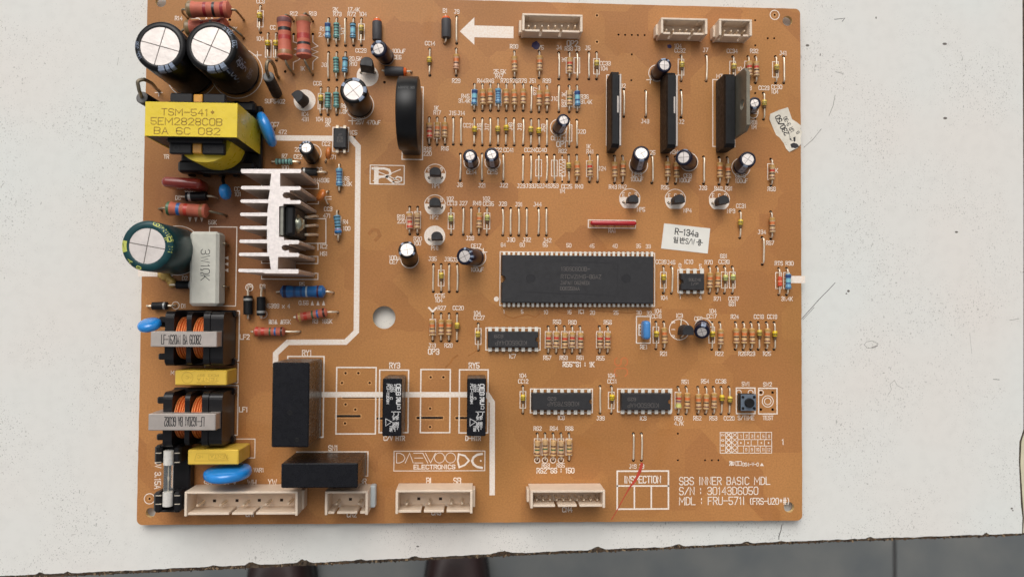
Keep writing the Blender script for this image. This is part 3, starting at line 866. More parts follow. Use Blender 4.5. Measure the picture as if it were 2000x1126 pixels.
# outlines round the parts
boxl(1205.5, 919, 1305.5, 993, 2.6); line([(1205, 948), (1305.5, 948)], 2.4); line([(1239, 948), (1239, 992.5)], 2.4); line([(1272, 948), (1272, 992.5)], 2.4)
boxl(561, 695.5, 632, 853, 2.2); boxl(657, 717, 734, 846.5, 2.2); boxl(741, 722, 797.5, 844, 2.2); boxl(821.5, 721, 879, 844, 2.2); boxl(897, 721.5, 953, 844.5, 2.2)
boxl(579, 881.5, 718.5, 929, 1.8); boxl(723, 323, 789.5, 359.5, 1.5)
boxl(1438, 757, 1474.5, 807, 2.0); boxl(1481.5, 757.5, 1517.5, 807.5, 2.0)
boxl(1149, 430, 1241, 445, 1.6); boxl(1243, 617.5, 1270, 669.5, 1.8); boxl(408, 443, 461.5, 597, 1.6)
boxl(400, 606.5, 467, 704, 1.8); boxl(400, 752, 464.5, 849, 1.8); boxl(400, 709, 465, 747, 1.4); boxl(400, 856.5, 498, 893.5, 1.4)
boxl(786, 170, 826, 311.5, 1.6); boxl(1184.5, 147, 1212, 284, 1.5); boxl(1293, 147, 1320, 286, 1.5); boxl(1392, 156, 1435, 286.5, 1.6)
boxl(650, 249, 681, 296, 1.6)
boxl(976.5, 493, 1278.5, 597, 1.5); boxl(949, 640, 1055, 683, 1.8); boxl(1036, 759, 1157, 805, 1.8); boxl(1206, 759, 1312, 803.5, 1.8); boxl(1324, 526.5, 1374, 571, 1.8)
for a in ((511, 357, 622, 368), (511, 500, 621, 514), (511, 533, 621, 545)): boxl(*a, 1.4)
line([(600, 398), (622, 398), (622, 384)], 1.4); line([(595, 427), (636.5, 427), (636.5, 475), (598, 475)], 1.6); line([(621, 476), (621, 488)], 1.4)
for x, y0, y1 in ((1303, 312, 344),): pass
SB_ = ((508.5, 21, 53), (524, 79, 112), (540, 79, 112), (658, 50, 78), (706, 47, 78), (641, 183, 213), (627, 183, 213), (1111.5, 113, 143), (1126.6, 113, 143), (1165, 115, 145), (1330, 116, 147), (1431, 120, 150),
       (1460, 120, 150), (1514.5, 121, 151), (926.5, 176, 206), (973.3, 176, 206), (1111.5, 178, 208), (1126.7, 180, 210), (853.9, 240, 271), (1111.3, 244, 276), (1052, 312, 344), (1082.7, 313, 344), (1098, 312, 344),
       (1151, 314, 345), (1505, 320, 351), (800.3, 414, 446), (815.7, 413, 446), (881, 416, 447), (951, 416, 447), (861.7, 527, 558), (845.3, 623, 654), (934, 641, 672), (1070.5, 647, 679), (1086, 647, 679), (1102, 647, 679),
       (1117, 647, 679), (1132.5, 647, 679), (1170.5, 647, 679), (1186, 647, 679), (1281, 638, 669), (1390, 638, 669), (1295.5, 531, 562), (1414.6, 531, 562), (1430, 531, 562), (1520.5, 532, 563), (1536, 532, 563),
       (1021.2, 764, 796), (1193.8, 765, 797), (1324, 765, 797), (1049.2, 856, 888), (1064.3, 856, 888), (1080, 856, 888), (1095.5, 856, 888), (1111, 856, 888), (663, 332, 363), (660, 424, 458), (1475, 196, 222))
for x, y0, y1 in SB_:
    boxl(x-5.6, y0, x+5.6, y1, 1.3)
def zig(x, y0, y1, a, n, w=1.3, horiz=False):
    pts = []
    for k in range(n+1):
        t = k/n
        off = 0 if k in (0, n) else (a if k % 2 else -a)
        p = (x+off, y0+(y1-y0)*t)
        pts.append((p[1], p[0]) if horiz else p)
    line(pts, w)
zig(1098, 314, 342, 4, 9); line([(1098, 306), (1098, 314)]); line([(1098, 342), (1098, 352)])
zig(1536, 535, 560, 3.5, 8); zig(1070.5, 650, 676, 3.5, 8); zig(1324, 769, 793, 3.5, 8)
zig(582, 85, 118, 7, 6, 1.5); line([(573, 70), (573, 82), (582, 85)], 1.5); line([(582, 118), (573, 122), (573, 136)], 1.5)
zig(614, 85, 118, 7, 6, 1.5); line([(611, 70), (611, 82), (614, 85)], 1.5); line([(614, 118), (611, 122), (611, 136)], 1.5)
zig(41, 392, 425, 7, 6, 1.5, True); line([(374, 36), (388, 36), (392, 40)], 1.6); line([(425, 40), (430, 38), (444, 39)], 1.6)
fk_keep = fk
for k in range(3):
    for x, y, sgn in ((371+k*11.5, 424, 1), (610+k*11, 596, -1), (528+k*11, 632.5, -1)):
        solid([P2(x-3.2, y), P2(x+3.2, y), P2(x+0.4, y+sgn*9), P2(x-0.4, y+sgn*9)], SZ-0.02)
    y = 503+k*12
    solid([P2(437, y), P2(446, y-3), P2(446, y+4)], SZ-0.02)
# polarity crosses, capacitor rings
for x, y in ((503, 108), (310, 181), (944, 492), (1270, 156), (688, 238-2)):
    line([(x-7, y), (x+7, y)], 1.3); line([(x, y-7), (x, y+7)], 1.3)
def flush(name):
    global fk
    fk.build(name, M_SILK, board); fk = fk_keep
def ringl(px, py, rpx, w=1.5, a0=0, a1=360):
    q = P(px, py); u = mmpx(px, py); sk.ring(q.x, q.y, rpx*u, w*u, SZ+0.012*(len(sk.f) % 4), n=36, a0=a0, a1=a1)
for x, y, r_ in ((463, 143, 49), (375, 143, 49), (347, 489, 48), (702, 206, 27.5), (754, 112, 15), (921, 316, 15), (962, 316, 15), (1091, 249, 16), (1247, 322, 18), (1345, 316, 18), (1447, 327, 18), (800, 506, 17), (931, 502, 18),
                 (1374, 638, 17), (1283, 143, 16), (610, 299, 17), (1327, 643, 20), (1513, 29.5, 9), (292, 973, 10), (1499.5, 783, 11), (1499.5, 783, 6.5), (343, 596, 7), (487, 561, 7), (514, 613, 7.5),
                 (921, 326, 5), (962, 328, 5), (1091, 260, 5), (1243, 331, 5), (1466, 766, 5), (1443, 766, 5), (1486, 766, 5), (1471, 222, 9)):
    ringl(x, y, r_)
for x in (1049.2, 1064.3, 1080, 1095.5): ringl(x, 898, 5.2, 1.8)
def chord(px, py, rpx, yflat, fill_from=None):
    """TO-92 outline: circle with a flat lower side; filled below fill_from"""
    q = P(px, py); u = mmpx(px, py); r = rpx*u
    yf = P(px, yflat).y - q.y
    yt = r if fill_from is None else P(px, fill_from).y - q.y
    pts = []
    for k in range(60):
        a = 2*math.pi*k/60
        pts.append((q.x + r*math.cos(a), q.y + max(yf, min(yt, r*math.sin(a)))))
    out = [pts[0]]
    for p in pts[1:]:
        if abs(p[0]-out[-1][0]) + abs(p[1]-out[-1][1]) > 0.05: out.append(p)
    global fk
    fk = MB(); solid(out); flush('printed_disc')
for x, y in ((850, 341), (849.5, 401)): chord(x, y, 20.5, y+17.5, y-3); ringl(x, y, 20.5, 1.4, 10, 170)
chord(849, 461, 20.5, 478.5)
for x, y in ((1230, 389), (1319, 390), (1405, 391)): chord(x, y, 20.5, y+17.5, y-4); ringl(x, y, 20.5, 1.4, 10, 170)
chord(595, 196, 21, 240); chord(718, 148, 21, 200)
lab('S', 1315, 629, 6, 90); lab('I', 1315, 643, 6, 90); lab('O', 1315, 656, 5, 90)
# broad white isolation bands
fk = MB()
line([(532, 269.3), (686, 270.8), (699.5, 286), (696, 647), (675, 667.5), (562, 668), (538.5, 690), (538, 712)], 10.5, mb=fk)
flush('printed_band')
fk = MB()
fk.ribbon([P2(x, y) for x, y in ((600, 770), (903, 770), (952, 770.5), (961.5, 785), (961.3, 961))], 2.0, SZ-0.016)
q = P(961.3, 961); fk.disc(q.x, q.y, 1.0, SZ-0.02, n=20)
flush('printed_band')
fk = MB()
fk.ribbon([P2(277.2, 532), P2(330, 532)], 2.9, SZ-0.01)
flush('printed_band')
fk = MB()
fk.ribbon([P2(1549, 545.5), P2(1565.8, 545.5)], 2.75, SZ-0.01)
flush('printed_band')
fk = MB()
solid([P2(898, 61.5), P2(926.5, 34), P2(926.5, 50), P2(1003, 52), P2(1003, 75), P2(926.5, 73), P2(926.5, 88)])
flush('printed_arrow')
line([(838, 601), (845, 608), (852, 601)], 3.0)
q = P(969.5, 583.5); fk.disc(q.x, q.y, 0.95, SZ-0.01, n=18)
# crossed-out mark
fk.ribbon([P2(735, 330), P2(735, 356)], 1.7, SZ-0.01)
line([(728, 329), (750, 329), (760, 332), (763, 339), (757, 345), (741, 345)], 4.6, mb=fk)
line([(755, 346), (768, 356)], 4.6, mb=fk)
line([(770, 350), (776, 345), (784, 347), (784, 353), (778, 356), (768, 355)], 2.8, mb=fk)
line([(729, 331), (782, 354)], 1.5); line([(729, 353), (782, 331)], 1.5)
# maker's name and emblem
boxl(769.5, 880, 947, 918.5, 1.3)
line([(774.5, 884), (781, 884), (788, 887.5), (791, 893.5), (788, 899.5), (781, 903), (774.5, 903)], 1.2, True)
line([(791.5, 903), (800, 884), (807, 903)], 1.2)
for y in (884, 893.5, 903): line([(810 if y > 884 else 808, y), (826, y)], 1.1)
line([(825.5, 884), (835.5, 903)], 1.1); line([(831, 884), (841, 903), (850.5, 884)], 1.1)
ringl(858.5, 893.2, 9.8, 1.2); ringl(880, 893.2, 9.8, 1.2)
q = P(808.5, 911); u = mmpx(808, 911)
text(sk, 'ELECTRONICS', q.x, q.y, 7.6*u, 1.7*u, 0, 'l', xs=(80.5*u)/tlen('ELECTRONICS')/(7.6*u/6), z=SZ)
line([(896, 886), (908, 889), (916, 898.5), (908, 907), (897, 911.5), (894, 899), (896, 886)], 3.4, True, mb=fk)
line([(941, 885.5), (932, 887), (925, 892), (922, 899), (925, 906), (932, 911), (941, 912.5)], 4.4, mb=fk)
q = P(939, 899); fk.disc(q.x, q.y, 0.36, SZ-0.01, n=12)
# date grid
boxl(1406.5, 843.5, 1507, 884, 1.1)
line([(1441, 857.5), (1507, 857.5)], 1.0); line([(1441, 870), (1507, 870)], 1.0); line([(1441, 844), (1441, 884)], 1.0); line([(1417, 844), (1417, 884)], 1.0); line([(1429, 844), (1429, 884)], 1.0)
for k in range(1, 6): line([(1441+k*11, 844), (1441+k*11, 857)], 0.9); line([(1441+k*11, 870), (1441+k*11, 884)], 0.9)
for x in (1454, 1467, 1480, 1493): line([(x, 858), (x, 870)], 0.9)
for k in range(6): lab(str(k+1), 1447+k*11, 851, 5.6, w=0.9)
for k, s_ in enumerate(('8', '9', '10', '11', '12')): lab(s_, 1457.5+k*11, 877, 5.4, w=0.9)
for x in (1447, 1461, 1487, 1501): q = P(x, 864); fk.disc(q.x, q.y, 0.32, SZ-0.01, n=8)
for k, s_ in enumerate('2001'): lab(s_, 1411.5, 849+k*10, 5.5, 90, w=1.2)
for k in range(4):
    line([(1418, 844+k*10), (1428, 853+k*10)], 1.6); line([(1428, 844+k*10), (1418, 853+k*10)], 1.6)
    line([(1430, 844+k*10), (1440, 853+k*10)], 1.0); line([(1440, 844+k*10), (1430, 853+k*10)], 1.0)
# rings round empty holes, capacitor signs
for x, y in ((675, 728), (700, 728), (668, 747), (722, 747), (675, 789), (694, 799), (674, 826), (841, 736), (866, 736), (840, 797), (840, 833)):
    pass
line([(1256.5, 634), (1248, 634), (1248, 654), (1256.5, 654)], 2.0); line([(1249, 640), (1257, 640)], 1.6); line([(1249, 647), (1257, 647)], 1.6)
for x, y in ((641, 386),): line([(x-6, y-2), (x+6, y-2)], 1.2); line([(x-6, y+3), (x+6, y+3)], 1.2)
for x in (508.5, 524, 540, 1330, 1431, 1514.5, 1165, 706, 627, 861.7, 934, 1021, 1194, 1281):
    pass
sk.build('printed_lettering', M_SILK, board, kind='stuff')
fk.build('printed_marks', M_SILK, board, kind='stuff')
# pale rims of the punched, empty holes
rm = MB()
for x, y in ((675, 728), (700, 728), (668, 747), (722, 747), (675, 789), (694, 799), (674, 826), (841, 736), (866, 736), (840, 797), (840, 833), (1166, 30.5), (1166, 82), (1513, 29.5), (292, 973)):
    q = P(x, y); rm.ring(q.x, q.y, 0.68, 0.2, 0.012, n=14)
for x0, y0, x1, y1 in SLOTS[:5]:
    a, b_, c_, d_ = rect(x0-1.5, y0-1, x1+1.5, y1+1.6); rm.ribbon([(a, c_), (b_, c_), (b_, d_), (a, d_)], 0.22, 0.01, True)
rm.build('punched_rims', mat('punched_rim', (214, 160, 104), 0.6, var=0.15), board, kind='stuff')
# pen marks and stamps on the board
PM = [mat('red_marker', (190, 66, 48), 0.5, var=0.15, vscale=1.0), mat('blue_marker', (50, 38, 84), 0.5, var=0.2), mat('faded_stamp', (196, 112, 58), 0.5, var=0.05)]
pen = MB()      # one tapering red stroke
ps = [(1254, 903, 5.4), (1250, 918, 6.2), (1244, 931, 5.4), (1238, 941, 5.0), (1231, 949, 3.0), (1220, 968, 1.6), (1208, 990, 1.4), (1199, 1006, 1.6), (1194, 1014, 1.8)]
L_, R_ = [], []
for x, y, w_ in ps:
    q = P(x, y); dx, dy = 0.87, 0.49
    L_.append((q.x-dx*w_*0.095, q.y+dy*w_*0.095, 0.095)); R_.append((q.x+dx*w_*0.095, q.y-dy*w_*0.095, 0.095))
n_ = len(ps)
pen.add(L_+R_, [(n_+i, n_+i+1, i+1, i) for i in range(n_-1)][::1])
pen.f = [f[::-1] for f in pen.f]
pen.build('marker_stroke', PM[0], board)
for pts in ([(1040, 84), (1048, 80), (1053, 85), (1055, 90), (1050, 97), (1045, 97), (1038, 91)], [(1303, 88), (1309, 87), (1312, 91), (1310, 95), (1304, 94)]):
    pen = MB(); pen.add([(*P2(a, b_), 0.08) for a, b_ in pts], [list(range(len(pts)))[::-1]]); pen.build('ink_spot', PM[1], board)
pen = MB(); q = P(1213, 716); text(pen, 'SC', q.x, q.y, 17*1.5*0.19, 0.55, rad(-90), z=0.015, xs=0.9); pen.build('faded_stamp', PM[2], board)
# dried flux streaks
fs = MB()
for pts, w_ in (([(984, 612), (992, 618), (1003, 621), (1016, 617), (1030, 614), (1046, 619), (1053, 613)], 0.55), ([(1078, 604), (1096, 610), (1120, 612), (1150, 606), (1190, 608), (1230, 611), (1262, 606), (1292, 600)], 0.5),
                ([(893, 694), (884, 700), (880, 708), (871, 716)], 0.7), ([(938, 678), (926, 688), (915, 694)], 0.4), ([(872, 372), (868, 378), (858, 382)], 0.4), ([(722, 455), (728, 448), (738, 450), (742, 460), (734, 468)], 1.3)):
    fs.ribbon([P2(a, b_) for a, b_ in pts], w_, 0.008)
fs.build('flux_streaks', mat('flux_amber', (166, 110, 58), 0.25, var=0.12, vscale=0.8), board, kind='stuff')
# stickers
st = MB()
pts = [P2(1297, 436), P2(1387, 446), P2(1382, 495), P2(1291, 485)]
st.prism(pts, 0.02, 0.14)
stk = st.build('paper_sticker', M_PAPER, board, label='white rectangular sticker with printed Korean lettering')
tx = MB()
c_ = P(1341, 454); ang = math.atan2(P(1387, 446).y-P(1297, 436).y, P(1387, 446).x-P(1297, 436).x)
text(tx, 'R-134a', c_.x, c_.y, 2.25, 0.36, ang, z=0.16, xs=0.8)
def glyph(mb, strokes, x, y, h, ang_, w=0.3, z=0.16):
    ca, sa = math.cos(ang_), math.sin(ang_)
    for k, pl in enumerate(strokes):
        mb.ribbon([(x+(a*ca-b_*sa)*h, y+(a*sa+b_*ca)*h) for a, b_ in pl], w, z+0.004*(k % 5))
circ = lambda cx, cy, r_: [(cx+r_*math.cos(2*math.pi*k/10), cy+r_*math.sin(2*math.pi*k/10)) for k in range(11)]
IL = [circ(-0.2, 0.28, 0.18), [(0.3, 0.5), (0.3, 0.02)], [(-0.25, -0.05), (0.3, -0.05), (0.3, -0.25), (-0.25, -0.25), (-0.25, -0.47), (0.32, -0.47)]]
BAN = [[(-0.4, 0.5), (-0.4, 0.0), (0.02, 0.0), (0.02, 0.5)], [(-0.4, 0.25), (0.02, 0.25)], [(0.25, 0.5), (0.25, -0.08)], [(0.25, 0.22), (0.45, 0.22)], [(-0.3, -0.12), (-0.3, -0.45), (0.35, -0.45)]]
YONG = [circ(0, 0.36, 0.15), [(-0.16, 0.16), (-0.16, 0.04)], [(0.16, 0.16), (0.16, 0.04)], [(-0.48, 0.02), (0.48, 0.02)], circ(0, -0.32, 0.17)]
ca, sa = math.cos(ang), math.sin(ang)
c_ = P(1343, 471)
def at_(dx): return c_.x + dx*ca, c_.y + dx*sa
glyph(tx, IL, *at_(-4.6), 2.2, ang); glyph(tx, BAN, *at_(-2.1), 2.2, ang)
text(tx, 'S/W', *at_(0.95), 2.0, 0.27, ang, z=0.16, xs=0.62); glyph(tx, YONG, *at_(4.6), 2.3, ang)
tx.build('sticker_print', M_INK, stk)
st = MB()
outl2 = [(1502, 224), (1520, 216), (1538, 210), (1543, 222), (1547, 233), (1556, 239), (1564, 246), (1563, 252), (1567, 258), (1563, 270), (1564, 281), (1557, 289), (1541, 297), (1535, 290), (1531, 280), (1522, 268), (1516, 264), (1512, 255), (1507, 244), (1502, 234)]
grid = []
o2 = [P2(*p) for p in outl2]
vv2, ff2 = fill_cdt([p for p in o2], [])
bm = bmesh.new()
bv = [bm.verts.new((v.x, v.y, 0)) for v in vv2]
for f in ff2: bm.faces.new([bv[i] for i in f])
for _ in range(3): bmesh.ops.subdivide_edges(bm, edges=bm.edges[:], cuts=1, use_grid_fill=True)
qa, qb = Vector(P2(1500, 228)), Vector(P2(1560, 290))
dr = (qb-qa).normalized()
for v in bm.verts:
    t = (Vector((v.co.x, v.co.y))-qa).dot(dr)/(qb-qa).length
    v.co.z = 0.12 + 1.3*max(0, 0.32-t)**1.5*3 + 1.5*max(0, t-0.72)**1.2 + 0.12*math.sin(v.co.x*1.3+v.co.y*0.9)
zs = lambda x, y: 0.12 + 1.3*max(0, 0.32-((Vector((x, y))-qa).dot(dr)/(qb-qa).length))**1.5*3 + 1.5*max(0, ((Vector((x, y))-qa).dot(dr)/(qb-qa).length)-0.72)**1.2 + 0.12*math.sin(x*1.3+y*0.9)
bm.verts.index_update()
st.add([v.co[:] for v in bm.verts], [[v.index for v in f.verts] for f in bm.faces], 0, True)
st.add([(v.co.x, v.co.y, v.co.z-0.1) for v in bm.verts], [[v.index for v in f.verts][::-1] for f in bm.faces], 0, True)
bm.free()
torn = st.build('paper_sticker', mat('torn_paper', (226, 218, 202), 0.7, var=0.08, vscale=0.3), board, label='torn curling inspection sticker hanging over the right edge')
tx = MB()
tx.F = lambda p: (p.x, p.y, zs(p.x, p.y)+p.z)
an = math.radians(119)
c_ = P(1527, 245); text(tx, '230/50', c_.x, c_.y, 2.0, 0.34, an, z=0.05, xs=0.78)
c_ = P(1540, 243); text(tx, 'UR 3-30', c_.x, c_.y, 1.5, 0.2, an, z=0.05, xs=0.7)
c_ = P(1558, 259); text(tx, 'G', c_.x, c_.y, 1.3, 0.22, an, z=0.05)
for pts in ([(1543, 282), (1549, 279), (1556, 281), (1560, 286), (1553, 290), (1545, 289)], [(1541, 272), (1545, 269), (1546, 275)], [(1549, 269), (1553, 267), (1553, 276), (1550, 277)]):
    tx.add([(*P2(a, b_), 0.06) for a, b_ in pts], [list(range(len(pts)))], 0)
tx.ribbon([P2(1533, 279), P2(1543, 268), P2(1541, 262)], 0.15, 0.05); tx.ribbon([P2(1535, 283), P2(1549, 274)], 0.12, 0.05)
tx.build('sticker_print', M_INK, torn)
# ------------------------------------------------------------------ small through-hole parts
MESH = {}
def band_body(L, r, base, bands, waist=0.86, endl=0.2):
    """dumb-bell body along Y with colour bands painted round it; bands = [(from, to, material)] in 0..1 from the top"""
    cuts_ = {0.0, 1.0, 0.06, endl, endl+0.07, 1-endl-0.07, 1-endl, 0.94}
    for a, b_, m in bands: cuts_ |= {a, b_}
    ts = sorted(cuts_)
    def rr(t):
        e = min(t, 1-t)
        if e < 0.06: return r*(0.45 + 0.55*math.sqrt(e/0.06)) if e > 0 else r*0.4
        if e <= endl: return r
        if e < endl+0.07: return r*(1-(1-waist)*(e-endl)/0.07)
        return r*waist
    mats = [base]; idx = {base.name: 0}
    prof, mi = [], []
    for t in ts: prof.append((L*(t-0.5), rr(t)))
    for i in range(len(ts)-1):
        mid = (ts[i]+ts[i+1])/2
        m = base
        for a, b_, bm_ in bands:
            if a <= mid <= b_: m = bm_
        if m.name not in idx: idx[m.name] = len(mats); mats.append(m)
        mi.append(idx[m.name])
    mb = MB()
    mb.M = Matrix.Rotation(rad(90), 4, 'X')      # z of the lathe -> -y, so t = 0 is the top of the picture
    mb.lathe(prof, 14, mi)
    return mb, mats
def cmat(n, c, rough=0.4, coat=0.3): return mat('band_'+n, c, rough, var=0.1, vscale=1.2, coat=coat)
B_GOLD, B_OR, B_DK, B_BR, B_RD, B_GN, B_BK = cmat('gold', (196, 152, 84)), cmat('orange', (214, 118, 62)), cmat('dark_brown', (72, 40, 30)), cmat('brown', (112, 60, 42)), cmat('red', (198, 62, 44)), cmat('green', (62, 98, 62)), cmat('black', (34, 30, 30))
B_PUR, B_WH, B_BLU, B_RED2 = cmat('violet', (104, 54, 98)), cmat('white', (216, 214, 206)), cmat('blue', (44, 104, 168)), cmat('dull_red', (150, 34, 38))
C_TAN = mat('tan_resistor_lacquer', (206, 168, 120), 0.4, var=0.12, vscale=1.0, coat=0.3, objvar=0.06)
C_PINK = mat('pinkish_resistor_lacquer', (208, 160, 126), 0.4, var=0.1, vscale=1.0, coat=0.3, objvar=0.05)
C_BLU = mat('blue_resistor_lacquer', (108, 162, 190), 0.35, var=0.1, vscale=1.0, coat=0.4)
C_TEAL = mat('teal_resistor_lacquer', (112, 166, 156), 0.35, var=0.1, vscale=1.0, coat=0.4)
C_TDK = cmat('teal_dark', (36, 62, 68)); C_BDK = cmat('blue_dark', (48, 76, 128)); C_BLT = cmat('blue_light', (126, 190, 204)); C_GLT = cmat('green_light', (150, 196, 130))
C_RED = mat('salmon_flameproof', (196, 104, 80), 0.6, var=0.1, vscale=0.4, bump=0.2, bscale=5)
C_BIGBLU = mat('blue_power_lacquer', (30, 104, 168), 0.35, var=0.12, vscale=0.6, coat=0.3)
C_YEL = mat('yellow_bead', (222, 190, 66), 0.35, var=0.12, vscale=1.0, coat=0.4, objvar=0.08)
C_PYEL = mat('pale_yellow_bead', (206, 204, 116), 0.35, var=0.12, vscale=1.0, coat=0.4)
KIND = {
 'T': (C_TAN, [(0.06, .2, B_GOLD), (.3, .47, B_OR), (.53, .6, B_DK), (.76, .84, B_BR)]),
 't': (C_PINK, [(0.06, .2, B_GOLD), (.3, .5, B_OR), (.56, .63, B_DK), (.8, .86, B_BR)]),
 'R': (C_TAN, [(0.06, .18, B_GOLD), (.32, .46, B_RD), (.54, .62, B_BK), (.76, .84, B_BR)]),
 'E': (C_TAN, [(.34, .42, B_DK), (.54, .62, B_GN), (.76, .84, B_BR)]),
 'Q': (C_PINK, [(0.06, .18, B_GOLD), (.3, .38, B_BR), (.5, .62, B_RD), (.78, .9, B_RD)]),
 'O': (C_TAN, [(.3, .38, B_BR), (.5, .57, B_BK), (.72, .8, B_BR)]),
 'S': (C_TAN, [(0.06, .18, B_GOLD), (.3, .42, B_RD), (.5, .58, B_PUR), (.68, .9, C_PYEL)]),
 'B': (C_BLU, [(0.08, .28, C_BDK), (.34, .54, C_BLT), (.58, .66, C_BDK), (.86, .92, C_BDK)]),
 'b': (C_BLU, [(0.2, .27, C_BDK), (.36, .43, C_BDK), (.52, .58, C_BDK), (.68, .74, C_BDK), (.84, .9, C_BDK)]),
 'G': (C_TEAL, [(0.16, .24, C_TDK), (.34, .42, C_TDK), (.52, .6, C_TDK), (.7, .77, C_TDK), (.86, .92, C_TDK)]),
 'g': (C_BLU, [(0.04, .12, C_TDK), (.22, .3, C_TDK), (.4, .6, C_BLT), (.68, .74, C_TDK), (.84, .9, C_TDK)]),
}
def lead_mesh(half, z, Lb, key):
    """both wire ends of an axial part, hole to hole"""
    k = ('lead', key)
    if k not in MESH:
        mb = MB()
        for s_ in (1, -1):
            mb.tube(bend([(0, s_*(half-0.2), -0.9), (0, s_*(half-0.25), z*0.7), (0, s_*(half-0.9), z), (0, s_*(Lb/2-0.3), z)], 3, 0.7), 0.29, 7)
        MESH[k] = mb.mesh('wire_leads', [M_WIRE])
    return MESH[k]
def axial(x, ya, yb, kind, idx):
    a, b_ = P(x, ya), P(x, yb)
    mid = (a+b_)/2; half = (a.y-b_.y)/2
    mid.z = 0
    rz = rnd.uniform(-0.03, 0.03)
    if kind == 'J':
        v = idx % 6
        if ('J', v) not in MESH:
            mb = MB(); hgt = (0.55, 0.8, 1.1, 0.7, 1.0, 1.6)[v]; bow = (0, 0.12, -0.1, 0.2, -0.15, 0.1)[v]
            mb.tube(bend([(0, 4.78, -1.0), (0, 4.72, hgt), (bow, 1.5, hgt+0.1), (bow*0.6, -1.8, hgt), (0, -4.72, hgt), (0, -4.78, -1.0)], 4, 0.8), 0.32, 8)
            MESH[('J', v)] = mb.mesh('jumper_wire', [M_WIRE])
        return link('jumper_wire', MESH[('J', v)], board, (mid.x, mid.y, 0), rz*0.6)
    if kind in 'CDc':
        if kind not in MESH:
            yel = {'C': C_YEL, 'D': C_PYEL, 'c': C_PYEL}[kind]
            bandm = {'C': B_BK, 'D': B_BK, 'c': C_TDK}[kind]
            mats = [yel, bandm, M_GLASSY]
            mb = MB(); mb.M = Matrix.Rotation(rad(90), 4, 'X')
            mb.lathe([(-1.75, 0.3), (-1.6, 0.72), (-1.2, 0.95), (-0.75, 0.95), (-0.45, 0.95), (-0.2, 0.97), (0.05, 0.95), (0.3, 0.9), (0.5, 0.7), (0.8, 0.62), (1.5, 0.6), (1.8, 0.3)], 14, [0, 0, 0, 1, 0, 1, 0, 0, 2, 2, 2])
            MESH[kind] = mb.mesh('ceramic_capacitor', mats)
        o = link('ceramic_capacitor', MESH[kind], board, (mid.x + rnd.uniform(-.15, .15), mid.y+0.3+rnd.uniform(-.4, .4), 1.15), rz*2)
        l_ = link('wire_leads', lead_mesh(4.98, 1.15, 3.2, 'cap'), o, (mid.x-o.location.x/S, (mid.y-o.location.y/S), -1.15), -rz)
        return o
    if kind not in MESH:
        mb, mats = band_body(6.1, 1.14, *KIND[kind]); MESH[kind] = mb.mesh('resistor', mats)
    o = link('resistor', MESH[kind], board, (mid.x + rnd.uniform(-.12, .12), mid.y+rnd.uniform(-.35, .15), 1.45), rz*1.5)
    link('wire_leads', lead_mesh(4.98, 1.45, 6.0, 'res'), o, (mid.x-o.location.x/S, mid.y-o.location.y/S, -1.45), -rz)
    return o
for i, a in enumerate(AX): axial(*a, i)

# thermistor glass body (RTS)
a, b_ = P(1520.5, 524), P(1520.5, 575); mid = (a+b_)/2
mb = MB(); mb.M = Matrix.Rotation(rad(90), 4, 'X'); mb.lathe([(-2.0, 0.3), (-1.8, 0.8), (-0.3, 0.85), (0.2, 0.85), (1.7, 0.85), (2.0, 0.3)], 12, [0, 0, 1, 0, 0])
o = mb.build('thermistor', [mat('orange_glass', (218, 84, 52), 0.15, var=0.15, coat=0.6), mat('pale_core', (232, 150, 110), 0.3)], board, (mid.x+0.1, mid.y, 1.2), label='small orange glass bead part beside the blue resistor')
link('wire_leads', lead_mesh(4.98, 1.2, 3.6, 'th'), o, (-0.1, 0, -1.2))

# jumper-like ferrite beads
def axial_part(name, hA, hB, cA, L, r, mats, prof_mi, z, label=None, wire=M_WIRE, wr=0.33, bandsf=None, centre=None, lean=0.0, holes=True):
    """axial body between two hole pixels, lying at height z; centre = pixel of the body's middle at that height"""
    A, B = P(*hA), P(*hB)
    dv = (B-A); ang = math.atan2(dv.y, dv.x)
    C_ = P(*centre, z) if centre else (A+B)/2
    C_.z = 0
    mb = bandsf()[0] if bandsf else MB()
    if bandsf: mats = bandsf()[1]
    else:
        mb.M = Matrix.Rotation(rad(90), 4, 'X')
        mb.lathe(prof_mi[0], 16, prof_mi[1])
    rz = ang + math.pi/2 + lean       # local -y runs from A to B
    o = mb.build(name, mats, board, (C_.x, C_.y, z), rz, label)
    Rm = Matrix.Rotation(-rz, 3, 'Z')
    la = Rm @ Vector((A.x-C_.x, A.y-C_.y, 0)); lb = Rm @ Vector((B.x-C_.x, B.y-C_.y, 0))
    w = MB()
    for p, s_ in ((la, 1), (lb, -1)):
        w.tube(bend([(p.x, p.y, -z-0.9), (p.x*0.95, p.y, -z*0.4), (p.x*0.3, s_*min(abs(p.y)-0.2, L/2+1.4) if abs(p.y) > L/2+0.5 else s_*(L/2+1.1), 0), (0, s_*(L/2-0.3), 0)], 4, 1.2), wr, 8)
    w.build('wire_leads', wire, o)
    return o
bead = [(-3.6, 0.9), (-3.5, 1.72), (-3.3, 1.8), (3.3, 1.8), (3.5, 1.72), (3.6, 0.9)]
